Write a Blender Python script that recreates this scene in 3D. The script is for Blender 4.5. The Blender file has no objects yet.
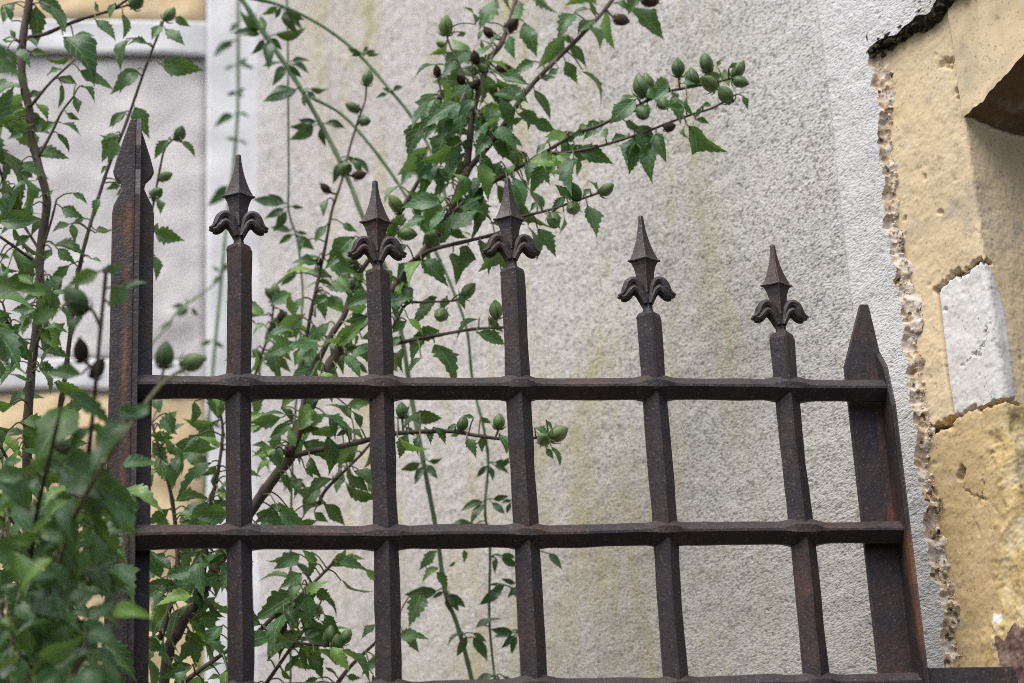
import bpy, math, random
import numpy as np

random.seed(7)
rng = np.random.default_rng(11)
SC = bpy.context.scene
COL = SC.collection
rad = math.radians

# ------------------------------------------------------------------ camera
CAM = np.array([-0.044, -1.826, 1.531])
FL = 2296.0
W, H = 1024, 683


def cam_axes(p, y, r):
    cp, sp, cy, sy = math.cos(p), math.sin(p), math.cos(y), math.sin(y)
    f = np.array([sy * cp, cy * cp, sp])
    r0 = np.array([cy, -sy, 0.0])
    u0 = np.cross(r0, f)
    return r0 * math.cos(r) + u0 * math.sin(r), -r0 * math.sin(r) + u0 * math.cos(r), f


RX, UY, FW = cam_axes(rad(22.45), rad(8.75), rad(-3.03))


def ray(x, y):
    return FW * FL + RX * (x - 512) + UY * (341.5 - y)


def at(x, y, Y):
    """point seen at pixel x, y on the vertical plane with depth Y"""
    d = ray(x, y)
    return CAM + d * ((Y - CAM[1]) / d[1])


def px_of(P):
    d = np.asarray(P) - CAM
    w = d @ FW
    return np.array([512 + FL * (d @ RX) / w, 341.5 - FL * (d @ UY) / w])


# ------------------------------------------------------------------ helpers
class MB:
    """collects geometry that becomes ONE mesh object"""

    def __init__(self):
        self.v, self.f, self.n, self.att = [], [], 0, {}

    def add(self, verts, faces, **att):
        verts = np.asarray(verts, float)
        self.v.append(verts)
        self.f += [tuple(i + self.n for i in q) for q in faces]
        for k, a in att.items():
            a = np.asarray(a, float)
            if a.ndim == 0:
                a = np.full(len(verts), float(a))
            self.att.setdefault(k, []).append(a)
        self.n += len(verts)

    def build(self, name, mat, parent=None, smooth=True):
        v = np.concatenate(self.v)
        if parent is not None:
            v = v - np.array(parent.location)
        me = bpy.data.meshes.new(name)
        me.from_pydata(v.tolist(), [], self.f)
        for k, a in self.att.items():
            a = np.concatenate(a)
            if a.ndim == 1:
                me.attributes.new(k, 'FLOAT', 'POINT').data.foreach_set('value', a.astype(np.float32))
            else:
                me.attributes.new(k, 'FLOAT_VECTOR', 'POINT').data.foreach_set('vector', a.astype(np.float32).ravel())
        return link(name, me, mat, parent, smooth)


def link(name, me, mat, parent=None, smooth=True):
    if smooth:
        me.polygons.foreach_set('use_smooth', np.ones(len(me.polygons), bool))
    me.materials.append(mat)
    me.update()
    o = bpy.data.objects.new(name, me)
    COL.objects.link(o)
    if parent is not None:
        o.parent = parent
    return o


def grid_mesh(name, P, mat, parent=None, mask=None, smooth=True, att=None):
    """P: rows x cols x 3 (already local to the parent)"""
    r, c, _ = P.shape
    i = np.arange(r * c).reshape(r, c)
    q = np.stack([i[:-1, :-1], i[:-1, 1:], i[1:, 1:], i[1:, :-1]], -1).reshape(-1, 4)
    if mask is not None:
        q = q[mask.reshape(-1)]
    used = np.zeros(r * c, bool)
    used[q.ravel()] = True
    idx = np.cumsum(used) - 1
    q = idx[q]
    v = P.reshape(-1, 3)[used]
    me = bpy.data.meshes.new(name)
    me.vertices.add(len(v))
    me.vertices.foreach_set('co', v.astype(np.float32).ravel())
    me.loops.add(q.size)
    me.loops.foreach_set('vertex_index', q.astype(np.int32).ravel())
    me.polygons.add(len(q))
    me.polygons.foreach_set('loop_start', (np.arange(len(q)) * 4).astype(np.int32))
    me.polygons.foreach_set('loop_total', np.full(len(q), 4, np.int32))
    for k, a in (att or {}).items():
        me.attributes.new(k, 'FLOAT', 'POINT').data.foreach_set('value', a.reshape(-1)[used].astype(np.float32))
    me.update(calc_edges=True)
    me.validate()
    return link(name, me, mat, parent, smooth)


def thing(name, label, cat, loc=(0, 0, 0), rotz=0.0, group=None):
    o = bpy.data.objects.new(name, None)
    o.empty_display_size = 0.1
    COL.objects.link(o)
    o.location = loc
    o.rotation_euler = (0, 0, rotz)
    o['label'] = label
    o['category'] = cat
    if group:
        o['group'] = group
    return o


def box(mb, a, b, **att):
    (x0, y0, z0), (x1, y1, z1) = a, b
    v = [(x, y, z) for z in (z0, z1) for y in (y0, y1) for x in (x0, x1)]
    mb.add(v, [(0, 2, 3, 1), (4, 5, 7, 6), (0, 1, 5, 4), (2, 6, 7, 3), (0, 4, 6, 2), (1, 3, 7, 5)], **att)


def unit(v):
    return v / (np.linalg.norm(v) + 1e-12)


def smooth_path(pts, step):
    """catmull-rom through pts (k x d)"""
    pts = np.asarray(pts, float)
    if len(pts) < 3:
        L = np.linalg.norm(pts[-1][:3] - pts[0][:3])
        k = max(2, int(L / step) + 1)
        return pts[0] + (pts[-1] - pts[0]) * np.linspace(0, 1, k)[:, None]
    e = np.vstack([2 * pts[0] - pts[1], pts, 2 * pts[-1] - pts[-2]])
    out = []
    for i in range(1, len(e) - 2):
        p0, p1, p2, p3 = e[i - 1], e[i], e[i + 1], e[i + 2]
        k = max(2, int(np.linalg.norm((p2 - p1)[:3]) / step) + 1)
        t = np.linspace(0, 1, k, endpoint=False)[:, None]
        out.append(0.5 * (2 * p1 + (p2 - p0) * t + (2 * p0 - 5 * p1 + 4 * p2 - p3) * t ** 2 + (3 * p1 - p0 - 3 * p2 + p3) * t ** 3))
    out.append(pts[-1:])
    return np.vstack(out)


def tube(mb, P, R, sides=8, cap=True, squash=None, **att):
    """swept round section; squash = (axis, factor) flattens the section along a world axis"""
    P = np.asarray(P, float)
    R = np.broadcast_to(np.asarray(R, float), (len(P),))
    T = np.gradient(P, axis=0)
    T /= np.linalg.norm(T, axis=1)[:, None] + 1e-12
    ref = np.array([0, 1, 0.0]) if abs(T[0][1]) < 0.9 else np.array([1, 0, 0.0])
    u = unit(ref - T[0] * (ref @ T[0]))
    rings = []
    for i in range(len(P)):
        u = unit(u - T[i] * (u @ T[i]))
        w = np.cross(T[i], u)
        a = np.arange(sides) * 2 * math.pi / sides
        ring = R[i] * (np.cos(a)[:, None] * u + np.sin(a)[:, None] * w)
        if squash is not None:
            ring[:, squash[0]] *= squash[1]
        rings.append(P[i] + ring)
    loft(mb, rings, cap, **att)


def loft(mb, rings, cap=True, **att):
    s = len(rings[0])
    v = np.vstack(rings)
    f = []
    for i in range(len(rings) - 1):
        for k in range(s):
            a, b = i * s + k, i * s + (k + 1) % s
            f.append((a, b, b + s, a + s))
    if cap:
        f.append(tuple(range(s))[::-1])
        f.append(tuple(range((len(rings) - 1) * s, len(rings) * s)))
    mb.add(v, f, **att)


def gauss_tab(n, sigma, seed, sy=None):
    g = np.random.default_rng(seed).standard_normal((n, n))
    k = np.fft.fftfreq(n)
    sy = sigma if sy is None else sy
    F = np.exp(-2 * (math.pi ** 2) * ((k[None, :] * sigma) ** 2 + (k[:, None] * sy) ** 2))
    t = np.fft.ifft2(np.fft.fft2(g) * F).real
    return t / t.std()


def samp(tab, x, y, cell):
    n = tab.shape[0]
    fx, fy = x / cell, y / cell
    i, j = np.floor(fx).astype(int), np.floor(fy).astype(int)
    a, b = fx - i, fy - j
    i0, i1, j0, j1 = i % n, (i + 1) % n, j % n, (j + 1) % n
    return (tab[j0, i0] * (1 - a) + tab[j0, i1] * a) * (1 - b) + (tab[j1, i0] * (1 - a) + tab[j1, i1] * a) * b


TA = gauss_tab(1024, 0.72, 1)
TB = gauss_tab(1024, 5, 2)
TC = gauss_tab(512, 12, 3)
TD = gauss_tab(1024, 2.2, 4)


# ------------------------------------------------------------------ materials
class NT:
    def __init__(self, name):
        self.m = bpy.data.materials.new(name)
        self.m.use_nodes = True
        self.t = self.m.node_tree
        self.t.nodes.clear()
        self.out = self.t.nodes.new('ShaderNodeOutputMaterial')

    def n(self, typ, **kw):
        nd = self.t.nodes.new('ShaderNode' + typ)
        for k, v in kw.items():
            if k.startswith('i_'):
                key = k[2:]
                nd.inputs[int(key) if key.isdigit() else key.replace('_', ' ')].default_value = v
            else:
                setattr(nd, k, v)
        return nd

    def l(self, a, b):
        self.t.links.new(a, b)

    def coord(self, scale=(1, 1, 1)):
        if not hasattr(self, '_tc'):
            self._tc = self.n('TexCoord')
        mp = self.n('Mapping')
        mp.inputs['Scale'].default_value = scale
        self.l(self._tc.outputs['Object'], mp.inputs['Vector'])
        return mp.outputs['Vector']

    def noise(self, scale, detail=4, rough=0.55, vec=None, sc=(1, 1, 1)):
        nd = self.n('TexNoise')
        nd.inputs['Scale'].default_value = scale
        nd.inputs['Detail'].default_value = detail
        nd.inputs['Roughness'].default_value = rough
        self.l(vec if vec is not None else self.coord(sc), nd.inputs['Vector'])
        return nd.outputs['Fac']

    def voro(self, scale, feature='F1', out='Distance', sc=(1, 1, 1), rnd=1.0):
        nd = self.n('TexVoronoi', feature=feature)
        nd.inputs['Scale'].default_value = scale
        nd.inputs['Randomness'].default_value = rnd
        self.l(self.coord(sc), nd.inputs['Vector'])
        return nd.outputs[out]

    def ramp(self, fac, stops):
        nd = self.n('ValToRGB')
        el = nd.color_ramp.elements
        while len(el) < len(stops):
            el.new(0.5)
        for e, (p, c) in zip(el, stops):
            e.position = p
            e.color = (*c, 1) if not np.isscalar(c) else (c, c, c, 1)
        self.l(fac, nd.inputs['Fac'])
        return nd.outputs['Color']

    def mix(self, fac, a, b, mode='MIX'):
        nd = self.n('Mix', data_type='RGBA', blend_type=mode)
        for s, k in ((fac, 0), (a, 6), (b, 7)):
            if isinstance(s, (int, float)):
                nd.inputs[k].default_value = s
            elif isinstance(s, tuple):
                nd.inputs[k].default_value = (*s, 1)
            else:
                self.l(s, nd.inputs[k])
        return nd.outputs[2]

    def math(self, op, a, b=0.0, c=None):
        nd = self.n('Math', operation=op)
        for k, s in enumerate((a, b, c)):
            if s is None:
                continue
            if isinstance(s, (int, float)):
                nd.inputs[k].default_value = s
            else:
                self.l(s, nd.inputs[k])
        return nd.outputs[0]

    def sep(self):
        s = self.n('SeparateXYZ')
        self.l(self.coord(), s.inputs[0])
        return s.outputs

    def band(self, v, a, b, soft):
        """1 between a and b"""
        up = self.n('MapRange', interpolation_type='SMOOTHSTEP')
        up.inputs[1].default_value, up.inputs[2].default_value = a - soft, a + soft
        dn = self.n('MapRange', interpolation_type='SMOOTHSTEP')
        dn.inputs[1].default_value, dn.inputs[2].default_value = b - soft, b + soft
        self.l(v, up.inputs[0])
        self.l(v, dn.inputs[0])
        return self.math('SUBTRACT', up.outputs[0], dn.outputs[0])

    def attr(self, name, out='Fac'):
        nd = self.n('Attribute', attribute_name=name)
        return nd.outputs[out]

    def bump(self, h, strength, dist, prev=None):
        nd = self.n('Bump')
        nd.inputs['Strength'].default_value = strength
        nd.inputs['Distance'].default_value = dist
        self.l(h, nd.inputs['Height'])
        if prev is not None:
            self.l(prev, nd.inputs['Normal'])
        return nd.outputs[0]

    def principled(self, color, rough=0.8, metal=0.0, spec=0.3, normal=None):
        p = self.n('BsdfPrincipled')
        for k, s in (('Base Color', color), ('Roughness', rough), ('Metallic', metal), ('Specular IOR Level', spec)):
            if isinstance(s, tuple):
                p.inputs[k].default_value = (*s, 1)
            elif isinstance(s, (int, float)):
                p.inputs[k].default_value = s
            else:
                self.l(s, p.inputs[k])
        if normal is not None:
            self.l(normal, p.inputs['Normal'])
        return p

    def done(self, shader):
        self.l(shader, self.out.inputs['Surface'])
        return self.m


def mat_iron(name, rust=0.35, band=None, tint=(0.036, 0.030, 0.035)):
    m = NT(name)
    n1 = m.noise(28, 6, 0.65)
    n2 = m.noise(160, 4, 0.6)
    n3 = m.noise(9, 3)
    c = m.ramp(n1, [(0.34, tint), (0.5, (0.047, 0.034, 0.035)), (0.72, (0.084, 0.049, 0.040))])
    c = m.mix(m.ramp(m.noise(230, 3, 0.7), [(0.48, 0.0), (0.60, 0.75)]), c, (0.024, 0.021, 0.023))
    c = m.mix(m.ramp(n2, [(0.42, 0.0), (0.66, 0.6)]), c, (0.032, 0.029, 0.032))
    rm = m.math('MULTIPLY', m.ramp(n3, [(0.5, 0.0), (0.72, 1.0)]), m.ramp(n2, [(0.35, 0.0), (0.62, 1.0)]))
    c = m.mix(m.math('MULTIPLY', rm, rust), c, (0.19, 0.075, 0.034))
    if band:
        x = m.sep()
        b = m.math('MULTIPLY', m.band(x[0], band[0], band[1], 0.0025), m.band(x[2], 0.0, 2.425 if band[0] < 0 else 2.30, 0.012))
        bz = m.noise(14, 5, 0.7, sc=(1, 1, 0.35))
        b = m.math('MULTIPLY', b, m.ramp(bz, [(band[2], 0.0), (band[2] + 0.12, 0.9)]))
        c = m.mix(b, c, (0.20, 0.088, 0.036))
    # pale worn flecks
    c = m.mix(m.ramp(m.noise(420, 2, 0.5), [(0.63, 0.0), (0.70, 0.6)]), c, (0.16, 0.145, 0.145))
    geo = m.n('NewGeometry')
    worn = m.math('MULTIPLY', m.ramp(geo.outputs['Pointiness'], [(0.57, 0.0), (0.64, 1.0)]), m.ramp(m.noise(45, 4, 0.7), [(0.38, 0.0), (0.6, 0.7)]))
    c = m.mix(worn, c, (0.17, 0.145, 0.145))
    r = m.ramp(n1, [(0.3, 0.42), (0.7, 0.72)])
    nb = m.bump(m.noise(75, 5, 0.7), 0.5, 0.002)
    nb = m.bump(m.noise(360, 3, 0.6), 0.45, 0.0008, nb)
    return m.done(m.principled(c, r, 0.25, 0.45, nb).outputs[0])


def mat_roughcast():
    m = NT('roughcast_lime')
    x = m.sep()
    c = m.ramp(m.noise(3.2, 5), [(0.3, (0.565, 0.545, 0.51)), (0.7, (0.70, 0.685, 0.655))])
    # warm/cool drift towards the far inner corner
    far = m.band(x[0], 0.62, 5.0, 0.35)
    c = m.mix(m.math('MULTIPLY', far, 0.55), c, (0.68, 0.64, 0.64))
    # grit: dark and brown grains pressed into the lime
    col = m.n('TexVoronoi', feature='F1')
    col.inputs['Scale'].default_value = 520
    m.l(m.coord((0.55, 1, 1)), col.inputs['Vector'])
    sp = m.n('SeparateColor')
    m.l(col.outputs['Color'], sp.inputs[0])
    g = m.math('LESS_THAN', sp.outputs[0], 0.13)
    c = m.mix(m.math('MULTIPLY', g, 0.7), c, (0.16, 0.15, 0.145))
    g2 = m.math('GREATER_THAN', sp.outputs[0], 0.8)
    c = m.mix(m.math('MULTIPLY', g2, 0.35), c, (0.80, 0.79, 0.77))
    g3 = m.math('LESS_THAN', sp.outputs[1], 0.05)
    c = m.mix(m.math('MULTIPLY', g3, 0.5), c, (0.36, 0.26, 0.15))
    # dark sand specks of irregular shape
    sk = m.math('MULTIPLY', m.ramp(m.noise(560, 1, 0.5, sc=(0.5, 1, 1)), [(0.565, 0.0), (0.625, 1.0)]), m.ramp(m.noise(14, 3), [(0.35, 0.65), (0.65, 1.0)]))
    c = m.mix(m.math('MULTIPLY', sk, 0.54), c, (0.085, 0.082, 0.08))
    # ochre algae runs: vertical, broken
    run = m.noise(8, 6, 0.75, sc=(1.0, 1.0, 0.2))
    brk = m.noise(7, 5, 0.65, sc=(1.6, 1, 1))
    area = m.band(x[0], 0.30, 1.25, 0.10)
    f = m.math('MULTIPLY', m.ramp(run, [(0.48, 0.0), (0.62, 1.0)]), m.ramp(brk, [(0.36, 0.0), (0.58, 1.0)]))
    c = m.mix(m.math('MULTIPLY', m.math('MULTIPLY', f, area), 0.88), c, (0.46, 0.40, 0.17))
    run2 = m.noise(19, 3, 0.6, sc=(1.0, 1.0, 0.06))
    f2 = m.math('MULTIPLY', m.ramp(run2, [(0.52, 0.0), (0.65, 1.0)]), m.ramp(m.noise(5, 4), [(0.45, 0.0), (0.6, 1.0)]))
    c = m.mix(m.math('MULTIPLY', m.math('MULTIPLY', f2, area), 0.55), c, (0.36, 0.34, 0.25))
    # blotchy greyer tone towards the bottom of the wall
    low = m.band(x[2], -1, 2.34, 0.2)
    low_tone = m.math('MULTIPLY', low, m.ramp(m.noise(6, 5), [(0.3, 0.25), (0.7, 0.75)]))
    c = m.mix(m.math('MULTIPLY', low_tone, 0.75), c, (0.40, 0.38, 0.34))
    # cleaner lime margin beside the stones
    mg = m.band(x[0], 0.0, 0.137, 0.006)
    c = m.mix(m.math('MULTIPLY', mg, 0.5), c, (0.78, 0.785, 0.79))
    nb = m.bump(m.noise(560, 1, 0.5, sc=(0.5, 1, 1)), 0.9, 0.0016)
    return m.done(m.principled(c, 0.92, 0, 0.15, nb).outputs[0])


def mat_aggregate(name, black):
    m = NT(name)
    v = m.n('TexVoronoi', feature='F1')
    v.inputs['Scale'].default_value = 260
    m.l(m.coord(), v.inputs['Vector'])
    s = m.n('SeparateColor')
    m.l(v.outputs['Color'], s.inputs[0])
    if black:
        c = m.ramp(s.outputs[0], [(0.0, (0.012, 0.012, 0.009)), (0.6, (0.035, 0.032, 0.022)), (0.9, (0.10, 0.085, 0.055)), (1.0, (0.2, 0.18, 0.13))])
    else:
        c = m.ramp(s.outputs[0], [(0.0, (0.07, 0.055, 0.045)), (0.16, (0.40, 0.28, 0.17)), (0.5, (0.66, 0.52, 0.35)), (0.85, (0.74, 0.68, 0.58)), (1.0, (0.36, 0.26, 0.18))])
        c = m.mix(m.ramp(m.noise(22, 4), [(0.62, 0.0), (0.70, 0.8)]), c, (0.07, 0.06, 0.05))
    if not black:
        c = m.mix(m.ramp(m.noise(45, 4, 0.6), [(0.48, 0.0), (0.60, 0.7)]), c, (0.68, 0.62, 0.54))
    nb = m.bump(v.outputs['Distance'], 0.5, 0.0014)
    return m.done(m.principled(c, 0.95, 0, 0.1, nb).outputs[0])


def mat_stone(name, base, worn, patch, patch_amt, rock=False):
    m = NT(name)
    c = m.ramp(m.noise(9, 6, 0.6), [(0.32, worn), (0.62, base)])
    c = m.mix(m.ramp(m.noise(26, 5, 0.65), [(0.58, 0.0), (0.70, patch_amt)]), c, patch)
    c = m.mix(m.ramp(m.noise(70, 4, 0.6), [(0.63, 0.0), (0.72, 0.55)]), c, (0.20, 0.15, 0.085))
    c = m.mix(m.ramp(m.voro(95), [(0.06, 0.6), (0.13, 0.0)]), c, (0.12, 0.09, 0.06))
    # grey soot and brown weather stains
    c = m.mix(m.ramp(m.noise(5.5, 6, 0.7, sc=(1, 1, 0.5)), [(0.48, 0.0), (0.66, 0.55)]), c, tuple(0.62 * k for k in worn))
    c = m.mix(m.ramp(m.noise(15, 6, 0.75), [(0.56, 0.0), (0.66, 0.5)]), c, (0.40, 0.36, 0.30))
    c = m.mix(m.ramp(m.noise(210, 3, 0.7), [(0.58, 0.0), (0.66, 0.45)]), c, tuple(0.45 * k for k in worn))
    if rock:
        k = m.attr('rock')
        rc = m.ramp(m.noise(38, 5, 0.7), [(0.3, (0.36, 0.25, 0.11)), (0.5, (0.62, 0.47, 0.22)), (0.7, (0.74, 0.64, 0.44))])
        c = m.mix(k, c, rc)
        k2 = m.attr('brick')
        c = m.mix(k2, c, m.ramp(m.noise(60, 4), [(0.35, (0.085, 0.06, 0.06)), (0.5, (0.19, 0.11, 0.095)), (0.7, (0.36, 0.26, 0.20))]))
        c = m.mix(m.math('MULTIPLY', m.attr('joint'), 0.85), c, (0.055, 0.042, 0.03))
        k3 = m.attr('chalk')
        c = m.mix(k3, c, (0.72, 0.71, 0.69))
    nb = m.bump(m.noise(48, 6, 0.6), 0.3, 0.003)
    nb = m.bump(m.noise(300, 4, 0.6), 0.2, 0.0008, nb)
    return m.done(m.principled(c, 0.88, 0, 0.2, nb).outputs[0])


def mat_plain_wall(name, c0, c1, scale, bump, grain):
    m = NT(name)
    c = m.ramp(m.noise(scale, 6, 0.6), [(0.3, c0), (0.7, c1)])
    c = m.mix(m.ramp(m.noise(18, 4, sc=(1, 1, 0.15)), [(0.52, 0.0), (0.7, 0.4)]), c, tuple(0.72 * k for k in c0))
    nb = m.bump(m.noise(grain, 4, 0.7), bump, 0.006)
    return m.done(m.principled(c, 0.9, 0, 0.2, nb).outputs[0])


def mat_leaf(name, dark, mid, bright, gloss=0.36, spec=0.5, trans=0.36):
    m = NT(name)
    tone = m.attr('tone')
    uv = m.n('SeparateXYZ')
    m.l(m.attr('leafuv', 'Vector'), uv.inputs[0])
    c = m.ramp(tone, [(0.0, dark), (0.5, mid), (1.0, bright)])
    c = m.mix(m.ramp(m.noise(55, 4), [(0.35, 0.0), (0.7, 0.45)]), c, tuple(0.6 * k for k in dark))
    # veins: midrib plus slanting side veins
    av = m.math('ABSOLUTE', uv.outputs[1])
    ph = m.math('SINE', m.math('MULTIPLY', m.math('SUBTRACT', uv.outputs[0], m.math('MULTIPLY', av, 0.35)), 38.0))
    vein = m.ramp(ph, [(0.90, 0.0), (0.99, 1.0)])
    rib = m.ramp(av, [(0.02, 1.0), (0.07, 0.0)])
    vv = m.mix(1.0, vein, rib, 'LIGHTEN')
    c = m.mix(m.math('MULTIPLY', vv, 0.28), c, tuple(min(1, 1.5 * k + 0.02) for k in bright))
    # rare brown nibbles and yellowing
    c = m.mix(m.ramp(m.noise(30, 3), [(0.70, 0.0), (0.76, 0.55)]), c, (0.16, 0.13, 0.03))
    nb = m.bump(vv, 0.35, 0.0012)
    nb = m.bump(m.noise(120, 3), 0.3, 0.0015, nb)
    p = m.principled(c, gloss, 0, spec, nb)
    tr = m.n('BsdfTranslucent')
    m.l(m.mix(0.5, c, (0.22, 0.36, 0.05)), tr.inputs[0])
    mx = m.n('MixShader')
    mx.inputs[0].default_value = trans
    m.l(p.outputs[0], mx.inputs[1])
    m.l(tr.outputs[0], mx.inputs[2])
    return m.done(mx.outputs[0])


def mat_simple(name, stops, scale, rough=0.6, sc=(1, 1, 1), bump=0.4, dist=0.002, spec=0.3):
    m = NT(name)
    f = m.noise(scale, 5, 0.6, sc=sc)
    c = m.ramp(f, stops)
    return m.done(m.principled(c, rough, 0, spec, m.bump(f, bump, dist)).outputs[0])


def mat_bud():
    m = NT('flower_bud_green')
    oi = m.n('ObjectInfo')
    x = m.sep()
    a = m.math('ARCTAN2', x[1], x[0])
    seam = m.ramp(m.math('ABSOLUTE', m.math('SINE', m.math('ADD', m.math('MULTIPLY', a, 2.5), m.math('MULTIPLY', x[2], 0.5)))), [(0.0, 1.0), (0.22, 0.0)])
    c = m.ramp(oi.outputs['Random'], [(0.0, (0.055, 0.115, 0.040)), (0.55, (0.11, 0.19, 0.070)), (1.0, (0.20, 0.27, 0.095))])
    c = m.mix(m.ramp(m.noise(1.3, 4), [(0.4, 0.0), (0.7, 0.5)]), c, (0.20, 0.26, 0.12))
    c = m.mix(m.math('MULTIPLY', seam, 0.5), c, (0.035, 0.075, 0.022))
    c = m.mix(m.ramp(m.noise(3.5, 3), [(0.66, 0.0), (0.72, 0.6)]), c, (0.12, 0.075, 0.04))
    nb = m.bump(seam, 0.5, -0.12)
    return m.done(m.principled(c, 0.5, 0, 0.35, nb).outputs[0])


M = dict(
    iron=mat_iron('rusted_iron'),
    iron_finial=mat_iron('cast_iron_point', 0.3, None, (0.044, 0.039, 0.046)),
    iron_left=mat_iron('rusted_iron_left_stile', 0.5, (-0.0975 - 0.24, -0.0925 - 0.24, 0.45), (0.038, 0.037, 0.048)),
    iron_right=mat_iron('rusted_iron_right_stile', 0.35, (0.5610 - 0.24, 0.60 - 0.24, 0.47)),
    iron_blue=mat_iron('dark_iron_bar', 0.05, None, (0.034, 0.038, 0.055)),
    rough=mat_roughcast(),
    edge=mat_aggregate('exposed_aggregate', False),
    crust=mat_aggregate('black_weather_crust', True),
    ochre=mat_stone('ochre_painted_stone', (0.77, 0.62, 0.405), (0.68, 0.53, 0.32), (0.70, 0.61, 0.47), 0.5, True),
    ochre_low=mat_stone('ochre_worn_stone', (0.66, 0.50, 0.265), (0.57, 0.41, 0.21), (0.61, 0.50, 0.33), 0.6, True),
    chalk=mat_stone('white_limestone', (0.75, 0.73, 0.69), (0.68, 0.655, 0.62), (0.56, 0.49, 0.38), 0.5),
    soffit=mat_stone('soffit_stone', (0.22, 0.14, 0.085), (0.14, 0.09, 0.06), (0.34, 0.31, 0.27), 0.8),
    panel=mat_plain_wall('grey_roughcast_panel', (0.66, 0.63, 0.625), (0.76, 0.73, 0.72), 14, 0.6, 190),
    lime=mat_plain_wall('white_limewash', (0.68, 0.685, 0.70), (0.78, 0.785, 0.80), 5, 0.2, 80),
    sand=mat_plain_wall('yellow_sandstone', (0.60, 0.44, 0.24), (0.78, 0.65, 0.44), 8, 0.4, 60),
    leaf=mat_leaf('hibiscus_leaf', (0.022, 0.072, 0.024), (0.085, 0.200, 0.085), (0.23, 0.40, 0.065)),
    jleaf=mat_leaf('jasmine_leaflet', (0.020, 0.056, 0.025), (0.050, 0.125, 0.060), (0.13, 0.25, 0.055), 0.35, 0.5, 0.2),
    bark=mat_simple('shrub_bark', [(0.3, (0.045, 0.032, 0.026)), (0.55, (0.10, 0.078, 0.062)), (0.75, (0.20, 0.165, 0.135))], 60, 0.85, (1, 1, 0.25), 0.6, 0.003),
    twig=mat_simple('green_twig', [(0.35, (0.09, 0.085, 0.05)), (0.65, (0.17, 0.17, 0.085))], 50, 0.65),
    vine=mat_simple('jasmine_stem', [(0.35, (0.085, 0.15, 0.075)), (0.65, (0.16, 0.24, 0.12))], 30, 0.5),
    bud=mat_bud(),
    pod=mat_simple('dry_pod_brown', [(0.3, (0.035, 0.022, 0.016)), (0.7, (0.11, 0.07, 0.045))], 120, 0.8, (1, 1, 0.4), 0.7),
    soil=mat_simple('trodden_earth', [(0.3, (0.045, 0.04, 0.032)), (0.7, (0.09, 0.08, 0.065))], 6, 0.95, (1, 1, 1), 0.5, 0.02),
)

# ------------------------------------------------------------------ ground
mb = MB()
g = 60.0
k = np.linspace(-g, g, 41)
gx, gy = np.meshgrid(k, k)
P = np.stack([gx, gy, 0 * gx], -1)
gr = grid_mesh('ground', P, M['soil'])
gr['kind'] = 'structure'

# ------------------------------------------------------------------ side wall: roughcast coat over ochre stones
ANG = rad(115)
D = np.array([math.cos(ANG), math.sin(ANG), 0])
N = np.array([-D[1], D[0], 0])
P0 = np.array([0.6429, 0.0, 0.0])


def onW(x, y, n=0.0):
    """pixel -> (t, z) on the wall plane shifted n along its outward normal"""
    r = ray(x, y)
    s = ((P0 + N * n - CAM) @ N) / (r @ N)
    p = CAM + r * s
    return (p - P0) @ D, p[2]


STN = -0.007      # the stones lie behind the face of the coat
ZL = 2.628        # the coat ends above the stones here
TB0 = 0.066       # and beside them here
TC0 = onW(975, 200, STN)[0]    # corner of the pier

wall = thing('roughcast_wall', 'pale grey roughcast side wall with ochre streaks running down behind the iron gate', 'wall', tuple(P0), ANG)


def local(P):
    return np.asarray(P)


def dense(a, b, s0, s1):
    out = [a]
    while out[-1] < b:
        u = (out[-1] - a) / (b - a)
        out.append(out[-1] + s0 + (s1 - s0) * u ** 1.5)
    return np.array(out)


def rough_h(t, z):
    A = samp(TA, t / 1.6, z, 0.0009)
    A2 = samp(TA, t / 1.6 + 0.31, z + 0.17, 0.0011)
    B = samp(TB, t / 1.7, z, 0.001)
    Cc = samp(TC, t, z, 0.004)
    amp = 0.75 + 0.25 * np.clip(B, -1, 1)
    h = 0.00014 * A * amp + 0.00008 * A2 * amp - 0.0012 * np.clip(-A2 - 1.9, 0, 1.2) - 0.0010 * np.clip(-A - 1.6, 0, 1.2) + 0.00025 * B + 0.0010 * Cc
    return h


def margin(t):
    s = np.clip((0.137 - t) / 0.006, 0, 1)
    return 0.0035 * s * s * (3 - 2 * s)


zrow = np.concatenate([np.linspace(0, 1.88, 24)[:-1], dense(1.88, 3.45, 0.0013, 0.0034), np.linspace(3.46, 5.2, 16)])
tcol = np.concatenate([[0.0], dense(0.0012, 1.40, 0.0012, 0.0036)])
tb = TB0 + 0.0035 * samp(TC, zrow * 0 + 0.5, zrow, 0.0012) + 0.0022 * samp(TB, zrow * 0 + 0.2, zrow, 0.001)
tb += 0.0009 * samp(TD, zrow * 0 + 0.4, zrow, 0.0010) + 0.0007 * samp(TA, zrow * 0 + 0.6, zrow, 0.001) - 0.003 * np.clip(samp(TB, zrow * 0 + 0.9, zrow, 0.0008) - 1.1, 0, 1)
tb = np.where(zrow > ZL + 0.02, TB0, tb)
T = tb[:, None] + tcol[None, :]
Z = np.repeat(zrow[:, None], T.shape[1], 1)
Hh = rough_h(T, Z) + margin(T)
P = np.stack([T, Hh, Z], -1)
grid_mesh('roughcast', P, M['rough'], wall)
col0 = P[:, 0].copy()

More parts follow.
